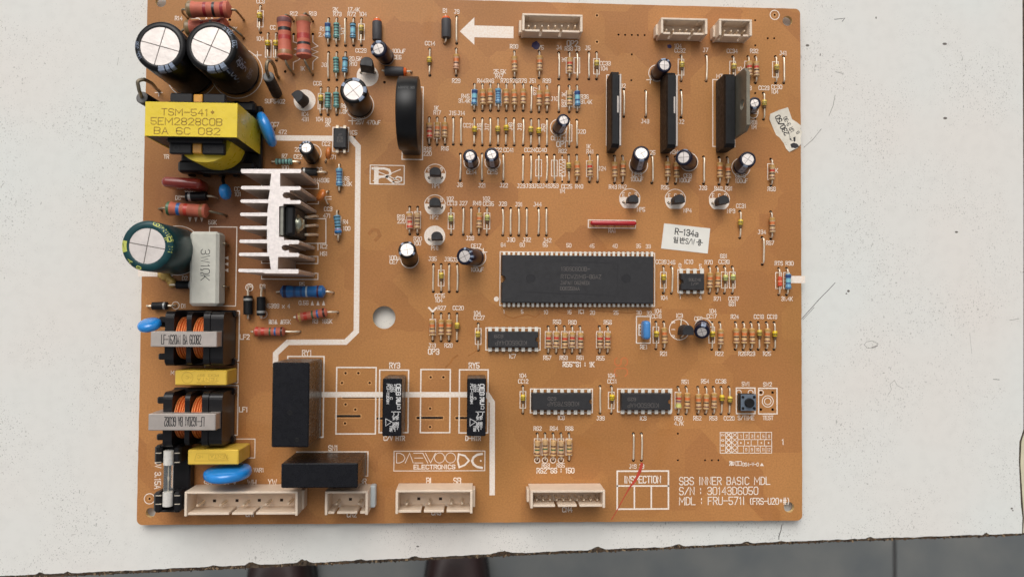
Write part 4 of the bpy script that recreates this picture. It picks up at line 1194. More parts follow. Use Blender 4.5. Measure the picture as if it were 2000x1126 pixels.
for hA, hB, cen, lb in (((868.5, 33), (868.5, 85), (871.5, 56), 'ferrite bead with orange upper end, beside the white arrow'),
                        ((736, 37.5), (736, 88), (736.5, 61), 'ferrite bead above the small navy capacitor'),
                        ((803.5, 141), (751, 139), (770, 139.5), 'ferrite bead lying sideways with orange right end')):
    o = axial_part('ferrite_bead', hA, hB, None, 7.2, 1.8, [M_FERRITE, M_ORLACQ], (bead, 0), 1.9, lb, centre=cen)
    c = MB(); c.M = Matrix.Rotation(rad(90), 4, 'X'); c.lathe([(-4.7, 0.5), (-4.5, 1.2), (-4.0, 1.5), (-3.62, 1.6)], 14); c.build('lacquer_blob', M_ORLACQ, o)

def bb(L, r, base, bands, **k): return lambda: band_body(L, r, base, bands, **k)
C_FLAME = C_RED
BIG = [
 # holes A (top/left) B, centre px, L, r, z, bands
 ((573.5, 41), (573.5, 145), (556, 74.5), 16, 2.75, 6.5, [(.06, .17, cmat('mauve', (122, 78, 76))), (.28, .36, B_BK), (.46, .56, cmat('brick', (176, 58, 50))), (.8, .9, cmat('dull_gold', (156, 110, 70)))], 'large salmon power resistor, left of the upright pair', 0.02),
 ((611, 41.5), (611, 146), (593, 73), 16, 2.8, 6.5, [(.06, .17, cmat('dull_gold', (156, 110, 70))), (.44, .56, cmat('brick', (176, 58, 50))), (.64, .7, B_BK), (.82, .9, cmat('mauve', (122, 78, 76)))], 'large salmon power resistor, right of the upright pair', 0.02),
 ((367, 36), (476, 39), (408, 19), 16, 3.0, 9, [(.02, .14, cmat('olive_gold', (134, 110, 74))), (.4, .47, B_RED2), (.6, .66, B_BK), (.78, .86, B_RED2)], 'large salmon power resistor lying across the top edge', 0.03),
 ((358, 80), (476, 75), (404, 53), 16, 3.0, 4, [(.02, .14, cmat('olive_gold', (134, 110, 74))), (.4, .47, B_RED2), (.6, .66, B_BK), (.78, .86, B_RED2)], 'large salmon power resistor half hidden behind the tall black capacitors', 0.03),
 ((316, 410), (442, 421), (366, 409.5), 15.5, 2.6, 5, [(.04, .12, B_GN), (.27, .35, B_BLU), (.44, .52, B_RD), (.8, .88, cmat('dull_gold', (156, 110, 70)))], 'salmon power resistor with green, blue and red bands', 0.02),
 ((497, 647), (586, 647), (526.5, 647), 11.5, 1.75, 2.2, [(.08, .16, B_RD), (.25, .36, B_RD), (.5, .56, B_GN), (.66, .72, B_BLU), (.86, .93, B_DK)], 'salmon resistor with green and blue bands, lower of two', 0.0),
 ((589, 613), (660, 609), (609, 614.5), 11.5, 1.75, 3.0, [(.08, .16, B_GOLD), (.25, .36, B_RD), (.5, .56, B_GN), (.66, .72, B_BLU), (.86, .93, B_DK)], 'salmon resistor with green and blue bands, upper of two', 0.12),
]
for hA, hB, cen, L, r, z, bands, lb, lean in BIG:
    axial_part('power_resistor', hA, hB, None, L, r, None, None, z, lb, wire=M_OLDWIRE if r > 2 else M_WIRE, wr=0.42 if r > 2 else 0.33, bandsf=bb(L, r, C_RED, bands, waist=0.88, endl=0.15), centre=cen, lean=lean)
axial_part('power_resistor', (542, 571), (651, 571), None, 16.5, 2.3, None, None, 2.4, 'blue power resistor with black, silver and violet bands', bandsf=bb(16.5, 2.3, C_BIGBLU, [(.08, .15, mat('deep_blue', (22, 40, 82), .4)), (.3, .36, cmat('slate_blue', (36, 78, 130))), (.45, .5, cmat('slate_blue', (36, 78, 130))), (.57, .61, cmat('silver', (190, 206, 216))), (.82, .86, cmat('plum', (72, 24, 54)))], waist=0.9), centre=(592, 569))
axial_part('resistor', (532, 317), (585, 317), None, 6.5, 1.15, None, None, 1.5, None, bandsf=bb(6.5, 1.15, C_TEAL, KIND['G'][1]), centre=(554.5, 315.5))
axial_part('resistor', (663, 322), (663, 373.5), None, 7, 1.25, None, None, 1.6, None, bandsf=bb(7, 1.25, C_BLU, KIND['b'][1]), centre=(662.5, 346))
axial_part('resistor', (660, 412), (661, 470), None, 7, 1.35, None, None, 2.6, 'blue resistor leaning out beside the heatsink transistor', bandsf=bb(7, 1.35, C_BLU, [(.1, .16, C_TDK), (.28, .34, C_TDK), (.44, .5, C_TDK), (.6, .68, C_TDK), (.74, .82, cmat('mauve2', (140, 110, 150))), (.86, .97, C_BIGBLU)]), centre=(659.5, 438), lean=0.06)
# diodes
def diode(hA, hB, cen, L, r, z, lb, band='B', lean=0.0, wr=0.38):
    e = 0.8 if band == 'B' else 0.2
    prof = [(-L/2, r*0.6), (-L/2+0.15, r), (L*(e-0.06)-L/2, r), (L*(e+0.06)-L/2, r), (L/2-0.15, r), (L/2, r*0.6)]
    return axial_part('diode', hA, hB, None, L, r, [M_BLACK, mat('silver_band', (168, 168, 164), 0.4, 0.3)], (prof, [0, 0, 1, 0, 0]), z, lb, wr=wr, centre=cen, lean=lean)
diode((487, 561), (487, 622), (484.5, 595.5), 7.0, 1.65, 2.2, 'black diode, left of the upright pair', 'A')
diode((514, 560), (514, 613), (510, 597.5), 7.0, 1.6, 2.4, 'black diode, right of the upright pair', 'B')
diode((289, 597), (343, 596), (312.5, 597), 5.6, 1.45, 1.8, 'black diode at the left edge of the board', 'B')
diode((333, 556), (390, 556), (362, 556), 6.5, 1.5, 1.8, 'black diode beside the cement resistor', 'B')
diode((584, 336), (637, 337), (604.5, 335.5), 5.8, 1.55, 1.9, 'black diode between the heatsink and the orange capacitor', 'A')
diode((356, 386), (425, 387), (384, 383.5), 7.6, 1.7, 4.5, 'black diode behind the large salmon resistor', 'A', 0.05)

# standing rectifier diodes with a hairpin lead
def stand_diode(tp, bp, h, hole2, loop, lb, rr=1.9):
    T, B = P(*tp, h), P(*bp, 1.5); ax = (T-B); L = ax.length
    mb = MB(); R_ = Vector((0, 0, 1)).rotation_difference(ax.normalized()).to_matrix().to_4x4()
    mb.M = R_
    mb.lathe([(0, rr*0.7), (0.3, rr), (L-0.3, rr), (L, rr*0.85)], 20, [0, 0, 1])
    o = mb.build('diode', [M_BLACK, mat('grey_diode_end', (104, 102, 100), 0.5, var=0.2)], board, B, 0, lb)
    w = MB()
    Hh = P(*hole2)
    pts = [T-B + Vector((0, 0, -0.5))] + [P(x, y, z) - B for x, y, z in loop] + [Hh - B + Vector((0, 0, 2.0)), Hh - B + Vector((0, 0, -0.8))]
    w.tube(bend(pts, 6, 4), 0.62, 10)
    w.tube([(0, 0, 0), (0, 0, -2.2)], 0.5, 8)
    w.build('wire_leads', M_OLDWIRE, o)
stand_diode((276, 190), (352, 236), 24, (311, 178), [(272, 178, 28), (268, 158, 29), (281, 155, 28), (297, 163, 14)], 'grey-topped standing diode at the left edge with a hairpin lead', 2.1)
stand_diode((524, 149), (541, 184), 14, (543, 150), [(520, 135, 19), (522, 119, 19), (530, 119, 17), (537, 132, 9)], 'standing diode with a hairpin lead beside the right tall capacitor', 2.0)

# radial electrolytic capacitors
def ecap(tp, bp, h, r, sleeve, lb=None, rtop=0.66, marks=(), stripe=None, cross=20, legs=(), rim=0.9, base_z=0.6, name='electrolytic_capacitor', stripe_m=None):
    T, B = P(*tp, h), P(*bp, base_z)
    ax = T-B; L = ax.length
    Rm = Vector((0, 0, 1)).rotation_difference(ax.normalized()).to_matrix().to_4x4()
    prof = [(0, r*0.86), (0.35, r*0.97), (1.3, r), (1.7, r*0.94), (2.2, r*0.94), (2.7, r), (L-rim*0.9, r), (L-rim*0.35, r*0.965), (L-0.05, r*0.86), (L, r*(rtop+0.04)), (L-0.12, r*rtop), (L-0.4, r*rtop)]
    mb = MB(); mb.M = Rm
    mb.lathe(prof, 40, 0)
    o = mb.build(name, sleeve, board, B, 0, lb, angle=60)
    arc = [0.0]
    for i in range(1, len(prof)): arc.append(arc[-1] + math.hypot(prof[i][0]-prof[i-1][0], prof[i][1]-prof[i-1][1]))
    def F(p):     # p.x = mm round the can, p.y = mm up the profile
        s_ = p.y
        for i in range(1, len(prof)):
            if s_ <= arc[i] or i == len(prof)-1:
                t = (s_-arc[i-1])/max(1e-6, arc[i]-arc[i-1])
                z = prof[i-1][0]+(prof[i][0]-prof[i-1][0])*t; rr_ = prof[i-1][1]+(prof[i][1]-prof[i-1][1])*t
                break
        a = p.x/r
        return ((rr_+0.035+p.z)*math.cos(a), (rr_+0.035+p.z)*math.sin(a), z+(0.035 if i >= 8 else 0.0))
    top_s = arc[9]
    m = MB(); m.M = Rm; m.F = F
    any_ = False
    def patch(u0, u1, v0, v1, mi=0):
        nu = max(2, int((u1-u0)/0.5)); vs__ = sorted({v0, v1, *[a for a in arc if v0 < a < v1]})
        pts_, fs_ = [], []
        for v in vs__:
            for k in range(nu+1): pts_.append((u0+(u1-u0)*k/nu, v, 0))
        for j in range(len(vs__)-1):
            for k in range(nu): fs_.append((j*(nu+1)+k, j*(nu+1)+k+1, (j+1)*(nu+1)+k+1, (j+1)*(nu+1)+k))
        m.add(pts_, fs_, mi)
    if stripe is not None:
        a0 = rad(stripe)*r; wd = r*0.62
        patch(a0-wd/2, a0+wd/2, 2.9, top_s-0.25)
        for k in range(3):
            v = top_s-2.2-k*3.6
            if v > 3: m.add([(a0-wd*0.2, v-0.5, 0.02), (a0+wd*0.2, v-0.5, 0.02), (a0+wd*0.2, v+0.1, 0.02), (a0-wd*0.2, v+0.1, 0.02)], [(0, 1, 2, 3)], 1)
        any_ = True
    for mk in marks:
        if mk[0] == 'patch': patch(*mk[1:6]) if len(mk) > 5 else patch(*mk[1:5])
        elif mk[0] == 'text':
            _, s_, ad, dv, hh, rot, w_, mi = mk
            text(m, s_, rad(ad)*r, top_s-dv, hh, w_, rad(rot), xs=0.72, mi=mi)
        any_ = True
    if any_: m.build('sleeve_print', [stripe_m or M_SLVMARK, M_INK, M_SLVYEL], o)
    c = MB(); c.M = Rm @ Matrix.Translation((0, 0, L-0.28)) @ Matrix.Rotation(rad(cross), 4, 'Z')
    R2 = r*rtop
    g_ = max(0.07, r*0.018)
    for k in range(4):     # four quarters with score lines between, slightly domed
        pts_ = [(g_, g_, 0.06)]
        n_ = 10
        for i in range(n_+1):
            a = rad(90)*i/n_
            pts_.append((max(g_, R2*math.cos(a)), max(g_, R2*math.sin(a)), 0))
        q_ = Matrix.Rotation(rad(90*k), 4, 'Z')
        c.add([(q_ @ Vector(p)) + Vector((0, 0, 0.09)) for p in pts_], [(0, i, i+1) for i in range(1, n_+1)], 0, False)
    c.add([(R2*math.cos(2*math.pi*k/24), R2*math.sin(2*math.pi*k/24), 0) for k in range(24)], [list(range(24))], 1)
    c.build('can_top', [M_ALU, M_GROOVE], o)
    if legs:
        w = MB()
        for x, y in legs:
            q_ = P(x, y) - B
            w.tube([(q_.x, q_.y, -1.4), (q_.x, q_.y, -0.2), (q_.x*0.6, q_.y*0.6, 0.5)], 0.3, 7)
        w.build('wire_leads', M_WIRE, o)
    return o
def rimtext(s_, ad, hh, dv=0.9, w_=0.16, mi=0, rot=0): return ('text', s_, ad, dv, hh, rot, w_, mi)
BIGM = [('patch', -rad(96)*9.1, -rad(84)*9.1, 26, 30.6, 0)]
def bars(rr, angs, v0, v1, mi=0): return [('patch', rad(a)*rr, rad(b_)*rr, v0, v1, mi) for a, b_ in angs]
ecap((312, 90), (375, 143), 28.5, 8.55, M_BLKSLV, 'tall black electrolytic capacitor, left one of the two in the top left corner', 0.76, bars(8.55, ((-93, -78), (-75, -66), (-63, -53)), 26.8, 30.4) + [rimtext('85C 200V', 195, 1.5, 1.0)], cross=-15)
ecap((412, 90), (463, 143), 28.5, 8.6, M_BLKSLV, 'tall black electrolytic capacitor, right one of the two in the top left corner', 0.76,
     bars(8.6, ((-98, -80), (-77, -68), (-65, -52)), 26.8, 30.4) + [rimtext('200V 100uF', 28, 1.5, 1.0, 0.2), ('text', '200V', -40, 11, 5.5, -90, 0.5, 0), ('text', '100uF', -22, 8, 2.6, -90, 0.25, 0), ('text', '85', -24, 19, 3.2, -90, 0.25, 0)], cross=-22)
ecap((287, 480), (350, 491), 27.5, 8.5, M_GRNSLV, 'tall dark green electrolytic capacitor hanging over the left edge', 0.70,
     bars(8.5, ((167, 196),), 25.4, 29.4, 2) + [('text', 'V', 181, 1.3, 1.8, 90, 0.3, 1)] + [('text', s_, a, dv, hh, 90-0, 0.32, 2) for s_, a, dv, hh in (('9', 68, 1.5, 2.2), ('K', 50, 1.5, 2.2), ('E', 36, 1.5, 2.2), ('105', 18, 1.2, 1.9), ('E', -8, 1.5, 2.2), ('A', 222, 1.4, 2.0), ('O', 250, 1.4, 1.6))], cross=-10)
ecap((690, 176), (703, 207), 18, 4.75, M_BLKSLV, 'mid-sized black electrolytic capacitor with a bright top', 0.72, bars(4.75, ((-10, 20), (60, 95), (140, 160), (-60, -30)), 17.6, 19.2) , cross=40)
ecap((739, 95), (755, 112), 11.5, 3.1, M_NAVY, 'small navy electrolytic capacitor leaning against a ferrite bead', 0.62, bars(3.1, ((70, 110), (150, 170), (200, 220)), 10.2, 12.6), cross=20)
ecap((598, 288), (611, 309), 11.0, 2.75, M_BLKSLV, 'small black electrolytic capacitor below the white band', 0.62, bars(2.75, ((60, 75), (85, 100), (110, 125), (150, 165), (180, 195)), 10.4, 12.4), cross=10, legs=((612, 317),))
ecap((918, 304), (921, 317), 10.5, 2.6, M_NAVY, 'small navy electrolytic capacitor, left one of a pair above the J21 jumper', 0.62, stripe=-90, legs=((921, 326), (921, 313)))
ecap((960, 301), (963, 317), 11.5, 2.6, M_NAVY, 'small navy electrolytic capacitor, right one of a pair above the J21 jumper', 0.62, stripe=-90, legs=((962, 327), (962, 313)))
ecap((1101, 234), (1090, 252), 11, 2.4, M_NAVY, 'small navy electrolytic capacitor leaning to the upper right among jumpers', 0.66, stripe=-85, legs=((1091, 260), (1091, 247)))
ecap((1253, 299), (1246, 323), 11.5, 3.1, M_NAVY, 'navy electrolytic capacitor below the leftmost tall black module', 0.70, stripe=-90, cross=30, legs=((1243, 331), (1247, 318)))
ecap((1335, 307), (1347, 318), 11.5, 3.1, M_NAVY, 'navy electrolytic capacitor below the middle tall black module', 0.66, cross=0, marks=bars(3.1, ((60, 90), (120, 150)), 10.6, 12.4))
ecap((1461, 311), (1447, 326), 11.5, 3.05, M_NAVY, 'navy electrolytic capacitor below the tall module with the grey tab', 0.70, stripe=-110, cross=-35)
ecap((1298, 127), (1283, 145), 11, 2.7, M_NAVY, 'navy electrolytic capacitor tucked behind the middle black module', 0.66, marks=bars(2.7, ((80, 120), (40, 60)), 10, 12), cross=0)
ecap((1474, 201), (1468, 212), 8, 2.35, M_NAVY, 'small navy electrolytic capacitor right of the grey tab', 0.62, stripe=-90)
ecap((795, 487), (801, 506), 13, 3.2, M_BLKSLV, 'black electrolytic capacitor standing alone above the big round hole', 0.72, marks=bars(3.2, ((60, 80), (120, 140), (200, 220), (-40, -20)), 12.4, 14), cross=10)
ecap((907, 500), (931, 503), 12.5, 3.2, M_NAVY, 'navy electrolytic capacitor leaning left beside the large chip', 0.66, marks=bars(3.2, ((30, 40), (-10, 5), (-40, -30), (80, 95)), 11.6, 13.6), cross=25)
ecap((1371, 648), (1372, 637), 5.5, 2.9, M_NAVY, 'short navy electrolytic capacitor tilted towards the front edge', 0.62, stripe=80, legs=((1365, 628), (1372, 628)))

# TO-92 transistors
def to92(cx, cy, w, d, h, lb, hx=None, lean=(0, 0), tilt=0.0, hole_px=(), rz=0.0, mats=M_EPOXY, d_top=None):
    c = P(cx, cy, 2.0)
    mb = MB()
    mb.M = Matrix.Rotation(rad(lean[0]), 4, 'X') @ Matrix.Rotation(rad(lean[1]), 4, 'Y')
    bot, top = [], []
    for k in range(13):
        a = rad(200)*k/12 - rad(10)
        bot.append((w/2*math.cos(a), d*0.62*math.sin(a)+0.1))
    bot += [(-w/2*0.98, -d*0.38), (w/2*0.98, -d*0.38)]
    top = [(x*0.88, y*0.88) for x, y in bot]
    pts = [(x, y, 0.0) for x, y in bot] + [(x, y, h-0.25) for x, y in [(x*0.96, y*0.96) for x, y in bot]] + [(x, y, h) for x, y in top]
    mb.hull(pts)
    o = mb.build('transistor', mats, board, (c.x, c.y, 2.0), rz, lb)
    wv = MB()
    for k, (hx_, hy_) in enumerate(hole_px):
        q_ = P(hx_, hy_) - c
        q_ = Matrix.Rotation(-rz, 3, 'Z') @ Vector((q_.x, q_.y, 0))
        wv.tube([(q_.x, q_.y, -2.9), (q_.x, q_.y, -1.6), ((k-1)*1.2, -0.3, 0.2)], 0.26, 6)
    wv.build('wire_leads', M_WIRE, o)
    return o
to92(851, 340, 4.3, 3.0, 4.4, 'small black transistor on the NP1 circle', hole_px=((838, 347), (850.5, 347), (863, 347)))
to92(850.5, 399, 4.3, 3.2, 4.4, 'small black transistor on the NP2 circle', hole_px=((838, 405), (850.5, 405), (863, 405)))
to92(854, 464, 4.2, 3.0, 4.4, 'small black transistor on the PN1 circle', hole_px=((838, 467), (850.5, 467), (863, 467)), rz=0.05)
to92(1233, 392.5, 4.1, 2.9, 4.2, 'small black transistor on the NP5 circle', hole_px=((1218, 395), (1230, 395), (1242, 395)), rz=-0.05)
to92(1321, 393, 4.3, 3.2, 4.6, 'small black transistor on the NP4 circle', hole_px=((1306, 396), (1318, 396), (1330, 396)), rz=0.1)
to92(1406, 395, 4.4, 3.2, 4.8, 'small black transistor on the NP3 circle', hole_px=((1392, 397), (1404, 397), (1416, 397)), rz=0.22)
to92(1335, 646, 4.6, 3.8, 5.0, 'small black transistor beside the tilted capacitor', hole_px=((1330, 625), (1330, 642), (1330, 658)), lean=(0, 6), rz=0)
to92(592, 198, 4.8, 3.8, 5.0, 'small black transistor on the IC4 circle, leaning left', hole_px=((591, 209), (595, 206), (600, 203)), lean=(6, -14), rz=-0.9)
to92(719, 136, 4.9, 3.8, 5.2, 'small black transistor on the filled white circle beside a ferrite bead', hole_px=((705, 142), (718, 142), (732, 142)), lean=(-12, 0), rz=-0.12)

# dual in-line chips
def dip(x0, y0, x1, y1, h, n, px0, px1, ya, yb, lb, notch, texts=(), pin_w=1.35, tip=2.4, name='integrated_circuit', mold=None):
    a, b_, c_, d_ = rect(x0, y0, x1, y1, h)
    cx, cy = (a+b_)/2, (c_+d_)/2
    W, D = (b_-a)/2, (d_-c_)/2
    mb = MB()
    nr = min(1.3, D*0.28)
    ns = -1 if notch == 'l' else 1
    out = [(-W, -D), (W, -D), (W, D), (-W, D)]
    def ring_(k, z):
        pts = []
        base = [(-W*1+k, -D+k), (W-k, -D+k)]
        arc_r = [(W-k - nr*math.sin(t), -nr*math.cos(t)) for t in [math.pi*i/8 for i in range(9)]] if ns > 0 else []
        base += arc_r + [(W-k, D-k), (-W+k, D-k)]
        if ns < 0: base += [(-W+k + nr*math.sin(t), nr*math.cos(t)) for t in [math.pi*i/8 for i in range(9)]]
        return [(x, y, z) for x, y in base]
    rs = [ring_(0.35, 0.5), ring_(0.0, h*0.45), ring_(0.28, h-0.12), ring_(0.42, h)]
    n_ = len(rs[0])
    vs__ = [p for r_ in rs for p in r_]
    fs_ = [(j*n_+i, j*n_+(i+1) % n_, (j+1)*n_+(i+1) % n_, (j+1)*n_+i) for j in range(3) for i in range(n_)]
    fs_ += [list(range(n_))[::-1], [3*n_+i for i in range(n_)]]
    mb.add(vs__, fs_, 0)
    o = mb.build(name, M_EPOXY, board, (cx, cy, 0), 0, lb)
    p = MB()
    for s_, yy in ((1, ya), (-1, yb)):
        for i in range(n):
            q_ = P(px0+(px1-px0)*i/(n-1), yy)
            x = q_.x-cx; y = q_.y-cy
            ph = h*0.5
            t_ = 0.13
            y_in = s_*(D-0.3)
            p.box(x-pin_w/2, x+pin_w/2, min(y_in, y), max(y_in, y), ph-t_, ph+t_, 0.05)
            p.box(x-pin_w/2, x+pin_w/2, min(y, y+s_*0.28), max(y, y+s_*0.28), ph-1.0 if ph > 1.3 else 0.2, ph+t_, 0.06)
            p.box(x-0.24, x+0.24, min(y, y+s_*0.26), max(y, y+s_*0.26), -1.2, ph-0.9 if ph > 1.3 else 0.3, 0)
    p.build('pins', mat('pin_tin', (246, 240, 228), 0.38, 0.35, 0.05, 1.0), o, kind='stuff')
    if texts:
        t = MB()
        for s_, x, y, hpx, wpx, fx in texts:
            q_ = P(x, y, h); u_ = 0.188
            nadv = tlen(s_)
            text(t, s_, q_.x-cx, q_.y-cy, hpx*u_, 0.16, 0, 'c', xs=(wpx*u_/nadv)/(hpx*u_/6), z=h+0.02, flipx=fx, flipy=fx)
        t.build('chip_print', M_PRINTG, o)
    return o, cx, cy, W, D
o, cx, cy, W, D = dip(979, 498, 1278, 592.5, 4.4, 32, 984.4, 1270.7, 493.5, 597.5, 'large black 64-pin controller chip', 'l',
    (('13GSC600B-', 1124, 525, 7.5, 57, False), ('RTCWZIMG-8GAZ', 1135, 540, 7.5, 80, False), ('JAPAN 0624EDI', 1123, 552, 6.5, 57, False), ('D0655BAA', 1113, 563, 6.5, 38, False)), pin_w=0.95, name='controller_chip')
t = MB()
for x, y in ((1036, 543), (1223, 543)):
    q_ = P(x, y, 4.4); t.M = Matrix.Translation((q_.x-cx, q_.y-cy, 4.40)); t.lathe([(0, 1.75), (0.05, 1.7), (0.052, 1.45), (0.012, 1.4)], 24)
t.M = Matrix.Identity(4)
fr = [(x-cx, y-cy) for x, y in (P2(1024, 507, 4.4), P2(1207, 514, 4.4), P2(1205, 577, 4.4), P2(1022, 570, 4.4))]
t.ribbon(fr, 0.25, 4.425, True)
t.build('mould_marks', mat('epoxy_gloss', (40, 39, 41), 0.3), o)
dip(952.5, 646.5, 1052, 679, 3.4, 8, 957, 1047, 639.5, 684, 'black 16-pin chip below the large controller', 'r', (('KID65004AP', 998, 669, 8, 62, True), ('629', 974, 656, 6, 17, True)))
dip(1038, 766.5, 1157, 801.5, 3.4, 9, 1044.5, 1149, 759.5, 806, 'black 18-pin chip, left of the two in the lower row', 'r', (('KID65783AP', 1100, 788, 8, 62, True), ('620', 1078, 778, 6, 16, True)))
dip(1213, 767, 1311, 801.5, 3.4, 8, 1214.5, 1306, 759.5, 805, 'black 16-pin chip, right of the two in the lower row', 'r', (('KID65004AP', 1256, 791, 8, 62, True), ('629', 1234, 779, 6, 16, True)))
dip(1329, 533, 1377, 567, 3.4, 4, 1328, 1368, 526, 572, 'small black 8-pin chip beside the large controller', 'l', (('93LC46', 1357, 546, 5, 24, False), ('I/P', 1357, 554, 5, 14, False)))
# optocoupler
a, b_, c_, d_ = rect(651, 250, 677, 289, 3.6); cx, cy = (a+b_)/2, (c_+d_)/2
mb = MB(); mb.box(a-cx, b_-cx, c_-cy, d_-cy, 0.5, 3.7, 0.35)
o = mb.build('optocoupler', M_EPOXY, board, (cx, cy, 0), 0, 'small black optocoupler over the slot in the white band')
p = MB()
for x in (-1.35, 1.35):
    for s_ in (1, -1):
        yy = s_*(d_-cy)
        p.box(x-0.55, x+0.55, min(yy, yy+s_*1.2), max(yy, yy+s_*1.2), 1.7, 1.95, 0.08); p.box(x-0.55, x+0.55, min(yy+s_*1.2, yy+s_*1.45), max(yy+s_*1.2, yy+s_*1.45), -0.6, 1.95, 0.08)
p.build('pins', M_WIRE, o, kind='stuff')
t = MB()
for s_, y in (('AV', 1.2), ('817B', 0), ('620T', -1.2)): text(t, s_, 0, y, 0.8, 0.12, 0, z=3.72)
t.build('chip_print', M_PRINTG, o)
# ------------------------------------------------------------------ large parts
def empty_part(name, loc, label):
    o = bpy.data.objects.new(name, None); COL.objects.link(o); o.parent = board
    o.location = (loc[0]*S, loc[1]*S, (loc[2]+BOARD_Z)*S); o['label'] = label
    return o
def lrect(x0, y0, x1, y1, h):
    """pixel rect at height h -> centre (mm) and half sizes"""
    a, b_, c_, d_ = rect(x0, y0, x1, y1, h)
    return (a+b_)/2, (c_+d_)/2, (b_-a)/2, (d_-c_)/2
M_RELAY = mat('relay_black', (16, 16, 21), 0.28, var=0.15, vscale=0.2, bump=0.1, bscale=1.2, rvar=0.06, spec=0.4)
def tlines(parent, z, cx, cy, items, m, name='case_print'):
    """items: (string, px, py, cap height px, length px, rotation deg, flipx, flipy, stroke mm)"""
    t = MB()
    for s_, x, y, hpx, lpx, rot, fx, fy, w_ in items:
        q_ = P(x, y, z+1.0); u_ = (CAM.z-z)/F_PX
        nadv = tlen(s_)
        text(t, s_, q_.x-cx, q_.y-cy, hpx*u_, w_, rad(rot), 'c', xs=(lpx*u_/nadv)/(hpx*u_/6), z=z+0.02, flipx=fx, flipy=fy)
    return t.build(name, m, parent)

# relays and the solid-state module
def relay(name, x0, y0, x1, y1, h, lb, c=0.4):
    cx, cy, W, D = lrect(x0, y0, x1, y1, h)
    mb = MB(); mb.box(-W, W, -D, D, 0.6, h, c); mb.box(-W+0.5, W-0.5, -D+0.5, D-0.5, -0.05, 0.62)
    return mb.build(name, M_RELAY, board, (cx, cy, 0), 0, lb), cx, cy, W, D
o, cx, cy, W, D = relay('relay', 531, 707.5, 603.5, 873, 22, 'large tall black relay on the RY1 outline')
t = MB()
for (x, y, r_) in ((566, 806, 1.0), (580, 859, 0.9)):
    q_ = P(x, y, 22); t.M = Matrix.Translation((q_.x-cx, q_.y-cy, 21.99)); t.lathe([(0, r_), (0.1, r_*0.9), (0.12, r_*0.6), (0.03, r_*0.5)], 18)
t.M = Matrix.Identity(4)
t.build('mould_marks', M_BLACK, o)
relay('filter_module', 549, 904, 699, 952, 21, 'long black block standing behind the ivory connectors', 0.35)
for (x0, x1, dx, lb) in ((747, 784.5, 0, 'slim black relay with white lettering on the RY3 outline'), (912, 949, 164.5, 'slim black relay with white lettering on the RY5 outline')):
    o, cx, cy, W, D = relay('relay', x0, 738.5, x1, 851, 15.5, lb, 0.3)
    it = [('OEG', 777.5, 761, 8.0, 21, -90, False, False, 0.36), ('RU', 777.5, 783, 6.5, 13, -90, False, False, 0.42), ('@', 778.5, 796, 5.5, 6, -90, False, False, 0.2), ('*12V=', 770, 760, 4.6, 20, -90, False, False, 0.2),
          ('0622', 763.5, 758, 4.4, 14, -90, False, False, 0.2), ('C', 763.5, 778, 4.4, 4, -90, False, False, 0.2), ('PCJ-112D3M', 757, 769, 4.6, 38, -90, False, False, 0.2),
          ('3A 30V-', 775.5, 826, 4.6, 25, -90, False, False, 0.2), ('3A 250V~', 769, 828, 4.6, 28, -90, False, False, 0.2), ('T85', 763, 837, 4.2, 11, -90, False, False, 0.2)]
    it = [(s_, x+dx-(0.5 if dx else 0), y, *r_) for s_, x, y, *r_ in it]
    tp = tlines(o, 15.5, cx, cy, it, M_PRINTW)
    t = MB()
    for pts in ([(753.5, 817), (765, 823), (753.5, 831)],):
        t.ribbon([(P(x+dx, y, 15.5).x-cx, P(x+dx, y, 15.5).y-cy) for x, y in pts], 0.22, 15.54, True)
    for pts in ([(765, 803.5), (782, 803.5)], [(778, 804), (778, 810), (773.5, 813)], [(768, 804), (770, 808), (767, 813)]):
        t.ribbon([(P(x+dx, y, 15.5).x-cx, P(x+dx, y, 15.5).y-cy) for x, y in pts], 0.24, 15.55)
    t.build('case_print', M_PRINTW, o)

# cement resistor
cx, cy, W, D = lrect(369, 451.5, 426.5, 597, 10)
mb = MB(); mb.box(-W, W, -D, D, 2.0, 10, 1.0)
o = mb.build('cement_resistor', M_CEMENT, board, (cx, cy, 0), 0.008, 'white cement resistor lettered 3W1ΩK')
t = MB(); q_ = P(401, 517, 10)
text(t, '3W1@K', q_.x-cx, q_.y-cy, 3.0, 0.24, rad(-90), xs=0.86, z=10.02)
t.build('case_print', M_INK, o)
w = MB()
for y in (478, 560):
    q_ = P(446, y); w.tube(bend([(W-0.3, q_.y-cy, 5), (W+0.8, q_.y-cy, 5), (q_.x-cx, q_.y-cy, -1)], 4, 1), 0.4, 7)
w.build('wire_leads', M_OLDWIRE, o)

# yellow film capacitors
def xcap(x0, y0, x1, y1, h, lb, texts, emb):
    cx, cy, W, D = lrect(x0, y0, x1, y1, h)
    mb = MB(); mb.box(-W, W, -D, D, 0.5, h, 0.35)
    o = mb.build('film_capacitor', M_YEL, board, (cx, cy, 0), 0, lb)
    M_EMB = mat('embossed_yellow', (190, 152, 50), 0.5)
    tlines(o, h, cx, cy, texts, M_EMB, 'embossed_lettering')
    t = MB()
    for pts in emb:
        t.ribbon([(P(x, y, h).x-cx, P(x, y, h).y-cy) for x, y in pts], 0.14, h+0.03, True)
    t.build('embossed_outline', M_EMB, o)
xcap(341.5, 722.5, 443, 752, 12, 'yellow boxed film capacitor between the two chokes', [('NC', 366, 737, 5, 10, 0, True, True, 0.14), ('PCX2 337', 404, 733, 4.2, 40, 0, True, True, 0.14), ('TENTA', 404, 741, 6, 40, 0, True, True, 0.16)],
     [[(366+11*math.cos(a*0.39), 737+11*math.sin(a*0.39)) for a in range(16)], [(384, 746.5), (424, 746.5), (424, 747), (384, 747)]])
